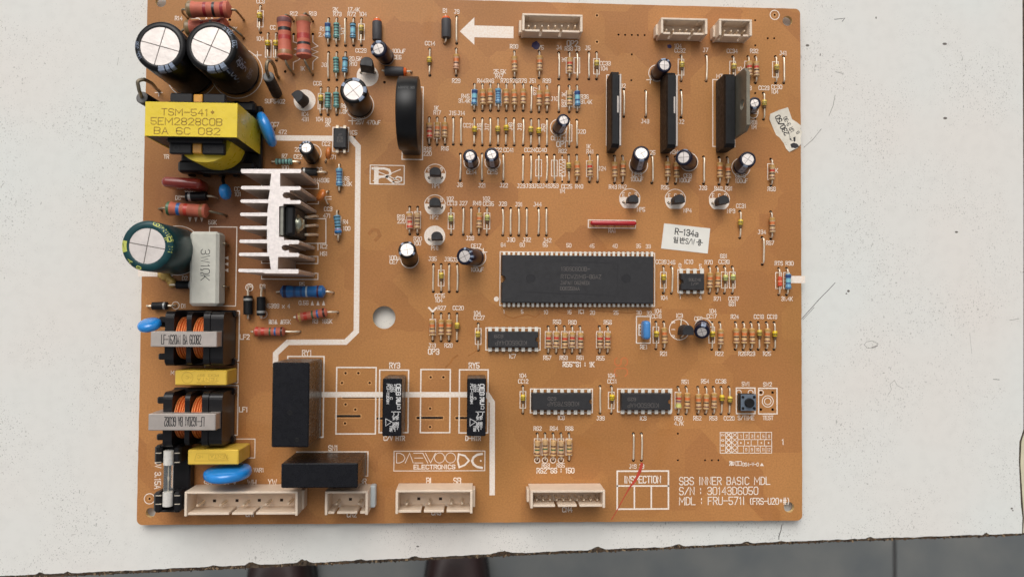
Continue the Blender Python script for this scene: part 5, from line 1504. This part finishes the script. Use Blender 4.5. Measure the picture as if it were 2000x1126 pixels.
xcap(366.5, 877.5, 466, 907, 14, 'yellow boxed film capacitor behind the glass fuse', [('NC', 389, 892, 5, 10, 0, True, True, 0.14), ('TENTA', 427, 891.5, 6, 34, 0, True, True, 0.16)],
     [[(380, 899), (384, 885), (440, 885), (446, 899)], [(408, 897), (444, 897), (440, 887), (408, 887)]])

# transformer
def sup(rx, ry, e, n=44):
    return [(rx*math.copysign(abs(math.cos(2*math.pi*k/n))**e, math.cos(2*math.pi*k/n)), ry*math.copysign(abs(math.sin(2*math.pi*k/n))**e, math.sin(2*math.pi*k/n))) for k in range(n)]
cx, cy, W, D = lrect(283, 200, 463.5, 267, 32)
tr = empty_part('transformer', (cx, cy, 0), 'yellow taped transformer stamped TSM-541, 5EM2828C0B')
M_FERR = mat('transformer_ferrite', (32, 30, 32), 0.5, var=0.15, bump=0.2, bscale=3)
m_ = MB()
m_.box(-W+0.25, W-0.25, -D+0.15, D-0.15, 26.5, 31.75, 0.3); m_.box(-W+0.25, -W+4.6, -D+0.15, D-0.15, 3, 26.5); m_.box(W-4.6, W-0.25, -D+0.15, D-0.15, 3, 26.5); m_.box(-W+0.25, W-0.25, -D+0.15, D-0.15, 3, 8)
m_.build('ferrite_core', M_FERR, tr)
m_ = MB()
m_.box(-W, W, -D, D, 31.78, 32, 0.08); m_.box(W-0.22, W, -D, D, 2.5, 31.78); m_.box(-W, -W+0.22, -D, D, 2.5, 31.78)
m_.build('core_tape', M_TAPE, tr)
bx, by_ = W-5.8, D+4.6
m_ = MB()
for s_ in (1, -1):
    for xs_ in ((-bx, -1.7), (1.7, bx)):
        m_.box(xs_[0], xs_[1], min(s_*(D-1), s_*by_), max(s_*(D-1), s_*by_), 24.4, 26.6, 0.35)
    m_.box(-bx, bx, min(s_*(D-1), s_*(D+1.2)), max(s_*(D-1), s_*(D+1.2)), 26.0, 28.5, 0.3)
m_.prism([(x+0.3, y-0.4) for x, y in sup(11.2, 13.4, 0.7)], 5.1, 9.0, 0, True)
m_.box(-W+1.5, W+0.5, -D-7.4, D+6.5, 2.2, 5.2, 0.6)
m_.box(-W+2.0, W-1, -D-7.8, -D-3.5, 5.0, 9.5, 0.8); m_.box(-W+2.0, W-1, D+3, D+6.8, 5.0, 9.5, 0.8)
for k in range(5):
    for s_ in (1, -1):
        m_.box(-11.2+k*5.4, -9.2+k*5.4, min(s_*(D+4), s_*(D+8.3)), max(s_*(D+4), s_*(D+8.3)), 1.2, 4.8, 0.4)
m_.build('bobbin', M_BOBBIN, tr)
m_ = MB()
m_.prism([(x+1.6, y-1.9) for x, y in sup(9.4, 10.7, 0.85)], 9, 24.2, 0, True)
m_.build('winding_tape', M_TAPE, tr)
m_ = MB()
for s_ in (1, -1):
    m_.box(-1.5, 1.5, min(s_*(D+0.6), s_*(by_-0.3)), max(s_*(D+0.6), s_*(by_-0.3)), 24.5, 26.4, 0.2)
m_.build('tape_tail', M_AMBER, tr)
t = MB(); t2 = MB()
u_ = (CAM.z-32)/F_PX
for s_, x, y, hpx, lpx in (('TSM-541*', 368, 219.5, 12.5, 101), ('5EM2828C0B', 364.5, 237.5, 13, 134), ('BA 6C 082', 365.5, 256, 12.5, 124)):
    q_ = P(x, y, 32); nadv = tlen(s_)
    text(t, s_, q_.x-cx, q_.y-cy, hpx*u_, 0.27, 0.0, xs=(lpx*u_/nadv)/(hpx*u_/6), z=32.03)
t.build('stamped_lettering', M_STAMP, tr)
t = MB(); q_ = P(404, 292, 26.6)
text(t, 'BS', q_.x-cx, q_.y-cy, 1.7, 0.3, z=26.62); t.ring(P(344, 289, 26.6).x-cx, P(344, 289, 26.6).y-cy, 0.8, 0.5, 26.63, n=14)
t.build('moulded_lettering', M_EPOXY, tr)

# common-mode chokes
def choke(x0, y0, x1, y1, lb, flip):
    cx, cy, W, D = lrect(x0, y0, x1, y1, 20)
    ck = empty_part('choke', (cx, cy, 0), lb)
    m_ = MB()
    m_.box(-W, W, -D, D, 15.6, 20, 0.22); m_.box(W-3.2, W, -D, D, 3, 15.6); m_.box(-W, -W+3.2, -D, D, 3, 15.6); m_.box(-W, W, -D, D, 1, 3.2)
    m_.build('steel_core', M_STEEL, ck)
    m_ = MB()
    def flange(xa, xb, ry, z1, rr=2.4):
        pts = []
        for sy in (-1, 1):
            for k in range(6):
                a = rad(90*k/5)
                pts.append((sy*(ry-rr+rr*math.cos(a)), z1-rr+rr*math.sin(a)))
            pts.append((sy*ry, 0.8))
        m_.hull([(x, y, z) for x in (xa, xb) for y, z in pts])
    flange(-8.4, -5.3, 9.6, 15.0); flange(-1.1, 0.6, 9.2, 14.8); flange(4.8, 7.0, 9.6, 15.0); flange(7.1, W+0.4, 9.4, 14.6)
    m_.box(-9.5, W+1.2, -10.2, -7.5, 0.8, 4, 0.5); m_.box(-9.5, W+1.2, 7.5, 10.0, 0.8, 4, 0.5)
    m_.box(-12, -8, 5.2, 7.6, 9.5, 11.5, 0.4); m_.box(-12, -8, -7.6, -5.4, 9.5, 11.5, 0.4)
    m_.build('bobbin', M_BOBBIN, ck)
    for xa, xb in ((-5.25, -1.15), (0.65, 4.75)):
        m_ = MB()
        n = 5
        m_.M = Matrix.Translation((xa, 0, 7.2)) @ Matrix.Rotation(rad(90), 4, 'Y')
        prof = []
        for k in range(n):
            z = (xb-xa)*k/n
            dz = (xb-xa)/n; rw = 7.3 + 0.2*math.sin(k*1.9)
            prof += [(z, 6.4), (z+dz*0.15, rw-0.15), (z+dz*0.4, rw+0.1), (z+dz*0.7, rw)]
        prof.append((xb-xa, 6.4))
        m_.lathe(prof, 36, 0)
        m_.build('copper_winding', M_COPPER, ck)
    s_ = 'LF-1620A1 BA 6C082'
    t = MB(); x, y = ((354, 662.5) if not flip else (360, 822.5)); q_ = P(x, y, 20); u_ = (CAM.z-20)/F_PX
    text(t, s_, q_.x-cx, q_.y-cy, 17*u_, 0.26, rad(0 if not flip else 0), xs=(74*u_/tlen(s_))/(17*u_/6), z=20.02, flipx=flip, flipy=flip)
    t.build('printed_lettering', M_INK, ck)
choke(294, 647, 423.5, 677, 'common-mode choke with silver core and copper windings, upper of two', False)
choke(289.5, 807.5, 421, 840, 'common-mode choke with silver core and copper windings, lower of two', True)

# heatsink
HS = [(471, 330), (587, 330), (588.5, 334), (587, 338), (547, 338), (547, 363.5), (586, 364), (588, 367.5), (586, 371), (566, 371.5), (566, 375.5), (559, 375), (554, 376.5), (551.5, 381), (554, 386), (559, 387.5), (566, 387), (567, 391),
      (586, 391), (588, 394.5), (586, 398), (554, 398), (553, 402), (545, 403), (545, 462), (554, 463), (555, 468.5), (583, 469), (585, 472.5), (583, 476), (564, 476.5), (564, 479), (557, 477.5), (552, 479), (549.5, 483), (552, 488), (557, 489.5), (564, 488.5), (565, 493.5),
      (583, 494), (585, 497.5), (583, 501), (543, 501.5), (542.5, 525), (582, 525.5), (584, 529.5), (582, 534), (518, 533.5), (514, 532), (467, 531), (465, 528), (467, 524.5), (529, 525.5), (526, 501), (523.5, 500)]
for y, xt, xs_ in ((496.5, 466, 521), (471, 467, 520.5), (444.5, 467.7, 520), (418.5, 468.5, 521), (392.7, 469.3, 523), (366.5, 470, 526)):
    HS += [(xs_+1.5, y+3.6), (xt+2, y+3.1), (xt, y), (xt+2, y-3.3), (xs_+1, y-3.4)]
HS += [(530, 339), (472, 338), (470, 334)]
c0 = P(535, 432, 26)
poly = [(P(x, y, 26).x-c0.x, P(x, y, 26).y-c0.y) for x, y in HS]
m_ = MB(); m_.prism(poly, 0.3, 26, 0, False, True, True)
nf = len(m_.f); m_.m[nf-2] = 1
m_.build('heatsink', [M_HEAT, M_HEATTOP], board, (c0.x, c0.y, 0), 0, 'finned aluminium heatsink with bright sawn top')
# power transistor screwed to it
x0 = P(545.3, 433, 26).x; y0 = P(545.3, 433, 20).y
tq = empty_part('power_transistor', (x0, y0, 0), 'black power transistor screwed to the heatsink')
m_ = MB(); m_.box(0.02, 1.2, -5.2, 5.2, 7, 25.2, 0.15); m_.build('mounting_tab', mat('tab_metal', (150, 148, 138), 0.4, 0.7, 0.15, 0.6), tq)
m_ = MB(); m_.box(1.22, 4.6, -5.1, 5.1, 4.5, 23.6, 0.5); m_.box(2.2, 4.2, -4.4, 4.6, 23.5, 24.3, 0.2)
for k in (-1, 0, 1): m_.box(2.4, 4.2, k*3.4-0.8, k*3.4+0.8, 3.3, 4.6, 0.1)
m_.build('body', M_BLACK, tq)
m_ = MB(); m_.M = Matrix.Translation((4.6, -0.6, 19.2)) @ Matrix.Rotation(rad(90), 4, 'Y'); m_.lathe([(0, 3.2), (0.35, 3.2), (0.4, 2.6), (0.9, 2.55), (1.7, 1.9), (2.1, 1.0), (2.15, 0.3)], 24)
m_.box(-1.5, 1.5, -0.22, 0.22, 2.0, 2.25); m_.box(-0.22, 0.22, -1.5, 1.5, 2.0, 2.26)
m_.build('screw', mat('screw_zinc', (178, 180, 162), 0.3, 0.9, 0.15, 0.8), tq)
m_ = MB()
for k, yy in ((0, 423), (1, 441), (2, 459)):
    q_ = P(621, yy); m_.tube(bend([(4.2, (1-k)*3.2, 8), (5.6, (1-k)*3.2, 8), (q_.x-x0-0.3, q_.y-y0, 2.6), (q_.x-x0, q_.y-y0, -0.8)], 4, 1.4), 0.5, 8)
m_.build('wire_leads', M_WIRE, tq)

# dipped discs and lenses
def lens(name, px, py, h, R_, T_, ang, mt, lb, lean=0.0, legs=(), lm=M_WIRE, lr=0.3, sq=2.6):
    c = P(px, py, h)
    prof = []
    for k in range(13):
        a = math.pi*k/12
        z = -T_/2*math.cos(a)
        r_ = R_*(max(0.0, 1-abs(math.cos(a))**sq))**(1/sq)
        prof.append((z, max(0.05, r_)))
    mb = MB()
    rz = rad(ang)
    mb.M = Matrix.Rotation(rad(lean), 4, 'X') @ Matrix.Rotation(rad(90), 4, 'X')
    mb.lathe(prof, 32, 0)
    o = mb.build(name, mt, board, c, rz, lb, angle=60)
    w = MB()
    Ri = Matrix.Rotation(-rz, 3, 'Z')
    for k, (x, y) in enumerate(legs):
        q_ = Ri @ (P(x, y) - c)
        s_ = -1 if k == 0 else 1
        w.tube(bend([(s_*R_*0.45, 0, -R_*0.75), (q_.x, q_.y, -h+1.5), (q_.x, q_.y, -h-0.9)], 4, 1.5), lr, 7)
    if legs: w.build('wire_leads', lm, o)
    return o
lens('disc_capacitor', 521, 253, 8.5, 6.6, 4.4, -66, M_BLUE, 'bright blue disc capacitor leaning beside the transformer', -12, ((536, 251), (530, 282)))
lens('disc_capacitor', 292, 634, 13, 4.0, 3.9, 6, M_BLUE, 'bright blue disc capacitor hanging out over the left edge', 25)
lens('disc_capacitor', 440, 374.5, 7, 2.9, 3.4, -82, M_BLUE, 'small bright blue disc capacitor left of the heatsink', 10, ((452, 376), (437, 352)), M_BLACK)
lens('varistor', 445, 922.5, 9.5, 8.2, 4.5, 2, M_BLUE, 'wide blue varistor disc beside the VAR1 lettering', 6, ((455, 930), (476, 930)), sq=3.4)
lens('disc_capacitor', 641.5, 299, 4.5, 2.3, 2.2, 85, M_ORANGEDISC, 'small orange disc capacitor above the ceramic outline', 10, ((636, 316), (641, 290)))
lens('disc_capacitor', 627, 381, 4.5, 2.4, 2.2, 60, M_ORANGEDISC, 'small orange disc capacitor beside the heatsink fins', 35, ((641, 374), (641, 399)))
w = MB(); a = P(292, 634, 13); w.tube(bend([a+Vector((3.2, 0.2, -1)), P(325, 634, 8), P(338, 632, 1)], 4, 2), 0.9, 8); w.tube([P(437, 345, 2), P(435, 352, 5), P(438, 362, 8)], 0.6, 8)
w.build('sleeved_leads', M_BLACK, board)
def rbox(name, x0, y0, x1, y1, h, z0, mt, lb, c=1.2, rz=0.0, seg=3):
    cx, cy, W, D = lrect(x0, y0, x1, y1, h)
    c = min(c, W*0.95, D*0.95, (h-z0)*0.48)
    pts = []
    for sx in (-1, 1):
        for sy in (-1, 1):
            for sz, zc in ((-1, z0+c), (1, h-c)):
                for i in range(seg+1):
                    for j in range(seg+1):
                        a, b_ = rad(90*i/seg), rad(90*j/seg)
                        pts.append((sx*(W-c+c*math.cos(a)*math.cos(b_)), sy*(D-c+c*math.sin(a)*math.cos(b_)), zc+sz*c*math.sin(b_)))
    mb = MB(); mb.hull(pts, 0, True)
    return mb.build(name, mt, board, (cx, cy, 0), rz, lb, angle=50), cx, cy
rbox('film_capacitor', 312, 345, 392, 366, 11, 1.5, M_REDBR, 'red-brown dipped film capacitor below the transformer', 1.8, -0.05)
rbox('resonator', 1257.5, 626, 1272, 663, 7, 1.0, mat('matte_blue', (70, 134, 196), 0.4, var=0.05, coat=0.2), 'blue three-legged resonator below the large chip', 1.2)
o, cx, cy = rbox('resistor_network', 1154, 430.5, 1244, 439.5, 5.5, 1.4, M_REDSIP, 'long red resistor network', 0.8)
w = MB()
for k in range(7): q_ = P(1160+k*13.2, 440); w.box(q_.x-cx-0.3, q_.x-cx+0.3, q_.y-cy-0.15, q_.y-cy+0.15, -0.8, 1.8)
w.build('pins', M_WIRE, o, kind='stuff')
# big black disc on edge
c = P(806, 241)
mb = MB(); prof = []
for z, k in ((-3.7, 0.93), (-3.5, 0.985), (-3.2, 1), (3.2, 1), (3.5, 0.985), (3.7, 0.93)): prof.append((z, 13.0*k))
mb.M = Matrix.Translation((0, 0, 14)) @ Matrix.Rotation(rad(90), 4, 'Y'); mb.lathe(prof, 64)
mb.M = Matrix.Identity(4); mb.box(-3.4, 3.4, -12.2, 12.2, 0.8, 9, 0.4)
o = mb.build('buzzer', mat('glossy_black_case', (14, 13, 14), 0.36, var=0.15, spec=0.35), board, (c.x-0.1, c.y, 0), 0, 'big glossy black disc-shaped component standing on edge')
t = MB()
t.F = lambda p: (p.x, -(13.04)*math.sin(p.y/13.0), 14+13.04*math.cos(p.y/13.0))
text(t, 'PTH451C 262', 0, -6.4, 1.0, 0.14, 0, xs=0.6); t.build('case_print', mat('faint_print', (74, 74, 74), 0.5), o)

# upright power modules
def module(x0, y0, x1, y1, h, lb, strip):
    cx, cy, W, D = lrect(x0, y0, x1, y1, h)
    mb = MB(); c_ = 1.2
    mb.hull([(sx*(W-(0.3 if z in (0.4, h) else 0)), sy*(D-(c_ if z == h else 0)), z) for sx in (-1, 1) for sy in (-1, 1) for z in (0.4, 1.0, h-1.4, h)])
    o = mb.build('power_module', M_BLACK, board, (cx, cy, 0), 0, lb)
    if strip:
        m_ = MB(); m_.box(W+0.02, W+0.75, -D+0.6, D-4.2 if strip == 2 else D-1.0, 1, h-0.3, 0.1)
        m_.box(W-0.9, W-0.3, -D*0.1, D*0.34, h+0.0, h+0.12, 0.03)
        m_.build('metal_back', M_STEEL, o)
    w = MB()
    for k in range(9):
        y = -D+2+k*(2*D-4)/8
        w.box(-W+0.5, -W+0.9, y-0.3, y+0.3, -0.9, 0.5, 0.0)
    w.build('pins', M_WIRE, o, kind='stuff')
    return o, W, D
module(1194.5, 138.5, 1210, 287, 11.5, 'tall slim black module, leftmost of the three', 1)
module(1303, 140, 1320.5, 288, 11.5, 'tall slim black module, middle one of the three', 1)
o, W, D = module(1416, 143, 1437, 286.5, 11.5, 'tall black module with a grey drilled metal tab, rightmost of the three', 0)
m_ = MB()
hc = [(0.3+2.0*math.cos(2*math.pi*k/16), 17.8+2.0*math.sin(2*math.pi*k/16)) for k in range(16)]
ol = [(-D+3.8, 4), (D-0.8, 4), (D-0.8, 20), (D-3.0, 22.5), (-D+5.5, 22.5), (-D+3.8, 20)]
v_, f_ = fill_cdt(ol, [hc])
m_.add([(W+0.05, v.x, v.y) for v in v_], [f[::-1] for f in f_]); m_.add([(W+1.3, v.x, v.y) for v in v_], f_)
for lp in (ol, hc[::-1]):
    n_ = len(lp); m_.add([(W+0.05, a, b_) for a, b_ in lp]+[(W+1.3, a, b_) for a, b_ in lp], [(i, (i+1) % n_, n_+(i+1) % n_, n_+i) for i in range(n_)])
m_.build('metal_tab', mat('dull_tab', (132, 126, 112), 0.5, 0.6, 0.12, 0.3, bump=0.2, bscale=2), o)

# wafer connectors
def connector(x0, y0, x1, y1, h, pins, lb, slots, holes=(), front=-1, pin_top=8.0, latch=None, wall=0.75, pr=0.32, frontz=0.8):
    cx, cy, W, D = lrect(x0, y0, x1, y1, h)
    o_ = empty_part('connector', (cx, cy, 0), lb)
    m_ = MB()
    m_.box(-W, W, D-wall, D, 0.3, h, 0.12)                       # back wall
    m_.box(-W, -W+wall*1.2, -D, D-wall+0.002, 0.3, h, 0.12); m_.box(W-wall*1.2, W, -D, D-wall+0.002, 0.3, h, 0.12)
    m_.box(-W+0.3, W-0.3, -D+0.3, D-0.3, 0.2, 2.0)               # floor
    xs_ = sorted(P(s_, (y0+y1)/2, h).x-cx for s_ in slots)
    cur = -W+wall*1.2
    fz = h-frontz
    for sx in xs_:
        m_.box(cur, sx-0.5, -D+0.25, -D+0.25+wall*1.1, 0.3, fz, 0.1); cur = sx+0.5
    m_.box(cur, W-wall*1.2, -D+0.25, -D+0.25+wall*1.1, 0.3, fz, 0.1)
    # ribs on the inside of the back wall
    n = max(2, int(2*W/6))
    for k in range(n):
        x = -W+3+k*(2*W-6)/max(1, n-1)
        m_.box(x-0.35, x+0.35, D-wall-0.25, D-wall+0.01, 2, h-0.5)
    if latch:
        for sx in latch:
            m_.box(min(sx*W, sx*(W+0.9)), max(sx*W, sx*(W+0.9)), -D+0.8, D-1.0, 0.3, h*0.5, 0.15)
    m_.build('housing', M_IVORY, o_)
    for x, y in pins:
        q_ = P(x, y, pin_top)
        p = MB(); p.box(-pr, pr, -pr, pr, 1.5, pin_top-0.35); p.hull([(sx*pr, sy*pr, pin_top-0.35) for sx in (-1, 1) for sy in (-1, 1)] + [(sx*pr*0.45, sy*pr*0.45, pin_top) for sx in (-1, 1) for sy in (-1, 1)])
        key = ('pin', round(pin_top, 1), round(pr, 2))
        if key not in MESH: MESH[key] = p.mesh('pin', [M_WIRE])
        link('pin', MESH[key], o_, (q_.x-cx, q_.y-cy, 0))
    if holes:
        hm = MB()
        for x, y in holes:
            q_ = P(x, y, 2.0); hm.box(q_.x-cx-0.55, q_.x-cx+0.55, q_.y-cy-0.5, q_.y-cy+0.5, 1.9, 2.03)
        hm.build('floor_openings', mat('dark_opening', (40, 24, 16), 0.8), o_)
    return o_
connector(360, 959, 581.5, 1007, 11.5, [(385, 987), (430, 986.5), (475, 986), (519, 985), (563, 983)], 'ivory five-pin connector, longest one on the front edge', (449, 496), [(419, 977), (463, 976.5), (506.5, 976), (550, 975.5)], pin_top=8.5, pr=0.42, latch=(1,))
connector(634.5, 958.5, 718.5, 1005, 11.5, [(657, 984), (701, 983.5)], 'ivory two-pin connector on the front edge', (655, 700), [(684.5, 974)], pin_top=8.5, pr=0.42)
cx, cy, W, D = lrect(722, 948, 733, 991, 4.5); m_ = MB(); m_.box(-W, W, -D, D, 0.3, 4.5, 0.4); m_.build('connector_foot', mat('bluish_white_nylon', (196, 204, 206), 0.5), board, (cx, cy, 0))
connector(772.5, 956.5, 923, 1002.5, 11.5, [(794, 984), (838, 983.5), (881.5, 983), (902.5, 982.5)], 'ivory four-pin connector on the front edge below the maker name', (825, 869.5), [(818, 973), (860.5, 973)], pin_top=8.5, pr=0.4, latch=(1,))
connector(1036, 957, 1182, 991.5, 11.5, [(1048+13.25*k, 976) for k in range(10)], 'ivory ten-pin connector on the front edge', (1087.5, 1130), pin_top=8.5, pr=0.32, latch=(-1,))
connector(1020, 27.5, 1138, 61, 8.5, [(1032.5+13*k, 50.5) for k in range(8)], 'ivory eight-pin connector beside the white arrow', (1057.5, 1096.5), pin_top=6, pr=0.36, latch=(-1,), frontz=1.6)
connector(1291, 35.5, 1382, 66, 8.5, [(1302+13*k, 58) for k in range(6)], 'ivory six-pin connector on the far edge', (1314, 1354), pin_top=6, pr=0.36, latch=(-1,), frontz=1.6)
connector(1404.5, 37.5, 1469, 69.5, 8.5, [(1415.5+12.9*k, 60) for k in range(4)], 'ivory four-pin connector in the far right corner', (1414, 1452), pin_top=6, pr=0.36, latch=(-1,), frontz=1.6)

# glass fuse in its holder
c = P(335, 932, 0)
fz = empty_part('fuse_holder', (c.x, c.y, 0), 'black fuse holder with a glass fuse')
m_ = MB()
for (x0_, y0_, x1_, y1_) in ((300.5, 869, 352.5, 906), (298.5, 960.5, 352.5, 1001)):
    cx, cy, W, D = lrect(x0_, y0_, x1_, y1_, 12)
    X, Y = cx-c.x, cy-c.y
    m_.box(X-W, X-1.9, Y-D, Y+D, 0.5, 12, 0.8); m_.box(X+1.9, X+W, Y-D, Y+D, 0.5, 12, 0.8); m_.box(X-W+0.3, X+W-0.3, Y-D+0.3, Y+D-0.3, 0.4, 7.5, 0.3)
    s_ = -1 if y0_ > 900 else 1
    m_.box(X-W+0.6, X+W-0.6, min(Y+s_*(D-0.9), Y+s_*D)+0.05, max(Y+s_*(D-0.9), Y+s_*D)-0.05, 0.5, 11.4, 0.4)
cx, cy, W, D = lrect(318, 900, 371, 968, 5); m_.box(cx-c.x-W, cx-c.x+W, cy-c.y-D-3, cy-c.y+D+3, 0.4, 5, 0.5)
m_.build('body', M_BOBBIN, fz)
A, B = P(328.5, 878.5, 12), P(328, 988, 12)
ctr = (A+B)/2; Lf = (A-B).length
fu = MB(); T0 = Matrix.Translation((ctr.x-c.x, ctr.y-c.y, 11.8)) @ Matrix.Rotation(rad(90), 4, 'X')
for s_ in (1, -1):
    e = MB(); e.M = T0; z0, z1 = sorted((s_*Lf/2, s_*(Lf/2-5.2)))
    e.lathe([(z0, 1.5), (z0+0.15, 1.72), (z1-0.15, 1.72), (z1, 1.5)], 20); e.build('fuse_cap', mat('nickel', (240, 234, 224), 0.3, 0.3, 0.1, 1.0), fz)
gm = bpy.data.materials.new('fuse_glass'); gm.use_nodes = True
gb = gm.node_tree.nodes['Principled BSDF']; gb.inputs['Transmission Weight'].default_value = 0.92; gb.inputs['Roughness'].default_value = 0.0; gb.inputs['IOR'].default_value = 1.25; gb.inputs['Base Color'].default_value = (0.95, 0.97, 0.96, 1)
e = MB(); e.M = T0; e.lathe([(-Lf/2+4.8, 1.55), (Lf/2-4.8, 1.55)], 24); e.build('glass_tube', gm, fz)
e = MB(); e.M = T0; e.lathe([(-Lf/2+4.8, 0.12), (-1, 0.12), (0, 0.3), (1, 0.12), (Lf/2-4.8, 0.12)], 8); e.build('fuse_wire', M_WIRE, fz)
e = MB()
for y in (884, 902, 967, 983.5):
    for xa, xb in ((304, 315), (341, 351)):
        q1, q2 = P(xa, y, 12), P(xb, y, 12); e.box(q1.x-c.x, q2.x-c.x, q1.y-c.y-0.14, q1.y-c.y+0.14, 11.6, 12.15)
e.build('clip_springs', M_WIRE, fz)

# push button
cx, cy, W, D = lrect(1447, 769.5, 1477.5, 802, 4.2)
m_ = MB(); m_.box(-W, W, -D, D, 0.3, 3.8, 0.15)
o = m_.build('push_button', M_BLACK, board, (cx, cy, 0), 0, 'square push-button switch with round black cap on the S/TIME outline')
m_ = MB(); m_.box(-W+0.05, W-0.05, -D+0.05, D-0.05, 3.82, 4.1, 0.1); m_.build('cover_plate', mat('blued_steel', (120, 132, 146), 0.4, 0.5, 0.08, 0.5), o)
m_ = MB(); m_.M = Matrix.Translation((0.1, 0, 0)); m_.lathe([(4.1, 1.75), (5.4, 1.72), (5.6, 1.55)], 28); m_.build('cap', M_BLACK, o)
m_ = MB()
for sx in (-1, 1):
    for sy in (-1, 1): m_.M = Matrix.Translation((sx*2.15, sy*2.1, 0)); m_.lathe([(4.1, 0.55), (4.35, 0.5), (4.4, 0.3)], 12)
m_.build('corner_rivets', M_BLACK, o)
# dried glue by the green capacitor
m_ = MB()
for k in range(7):
    q_ = P(316+k*3.6, 531+k*3.6+rnd.uniform(-2, 2)); r_ = rnd.uniform(1.3, 2.2)
    pts = []
    for i in range(40):
        a, z = rnd.uniform(0, 6.283), rnd.uniform(0, 1)
        rr_ = r_*math.sqrt(1-z*z)*rnd.uniform(0.85, 1.1)
        pts.append((q_.x+rr_*math.cos(a), q_.y+rr_*math.sin(a), 0.05+z*r_*0.9))
    m_.hull(pts, 0, True)
m_.build('glue_blob', M_GLUE, board, angle=80)
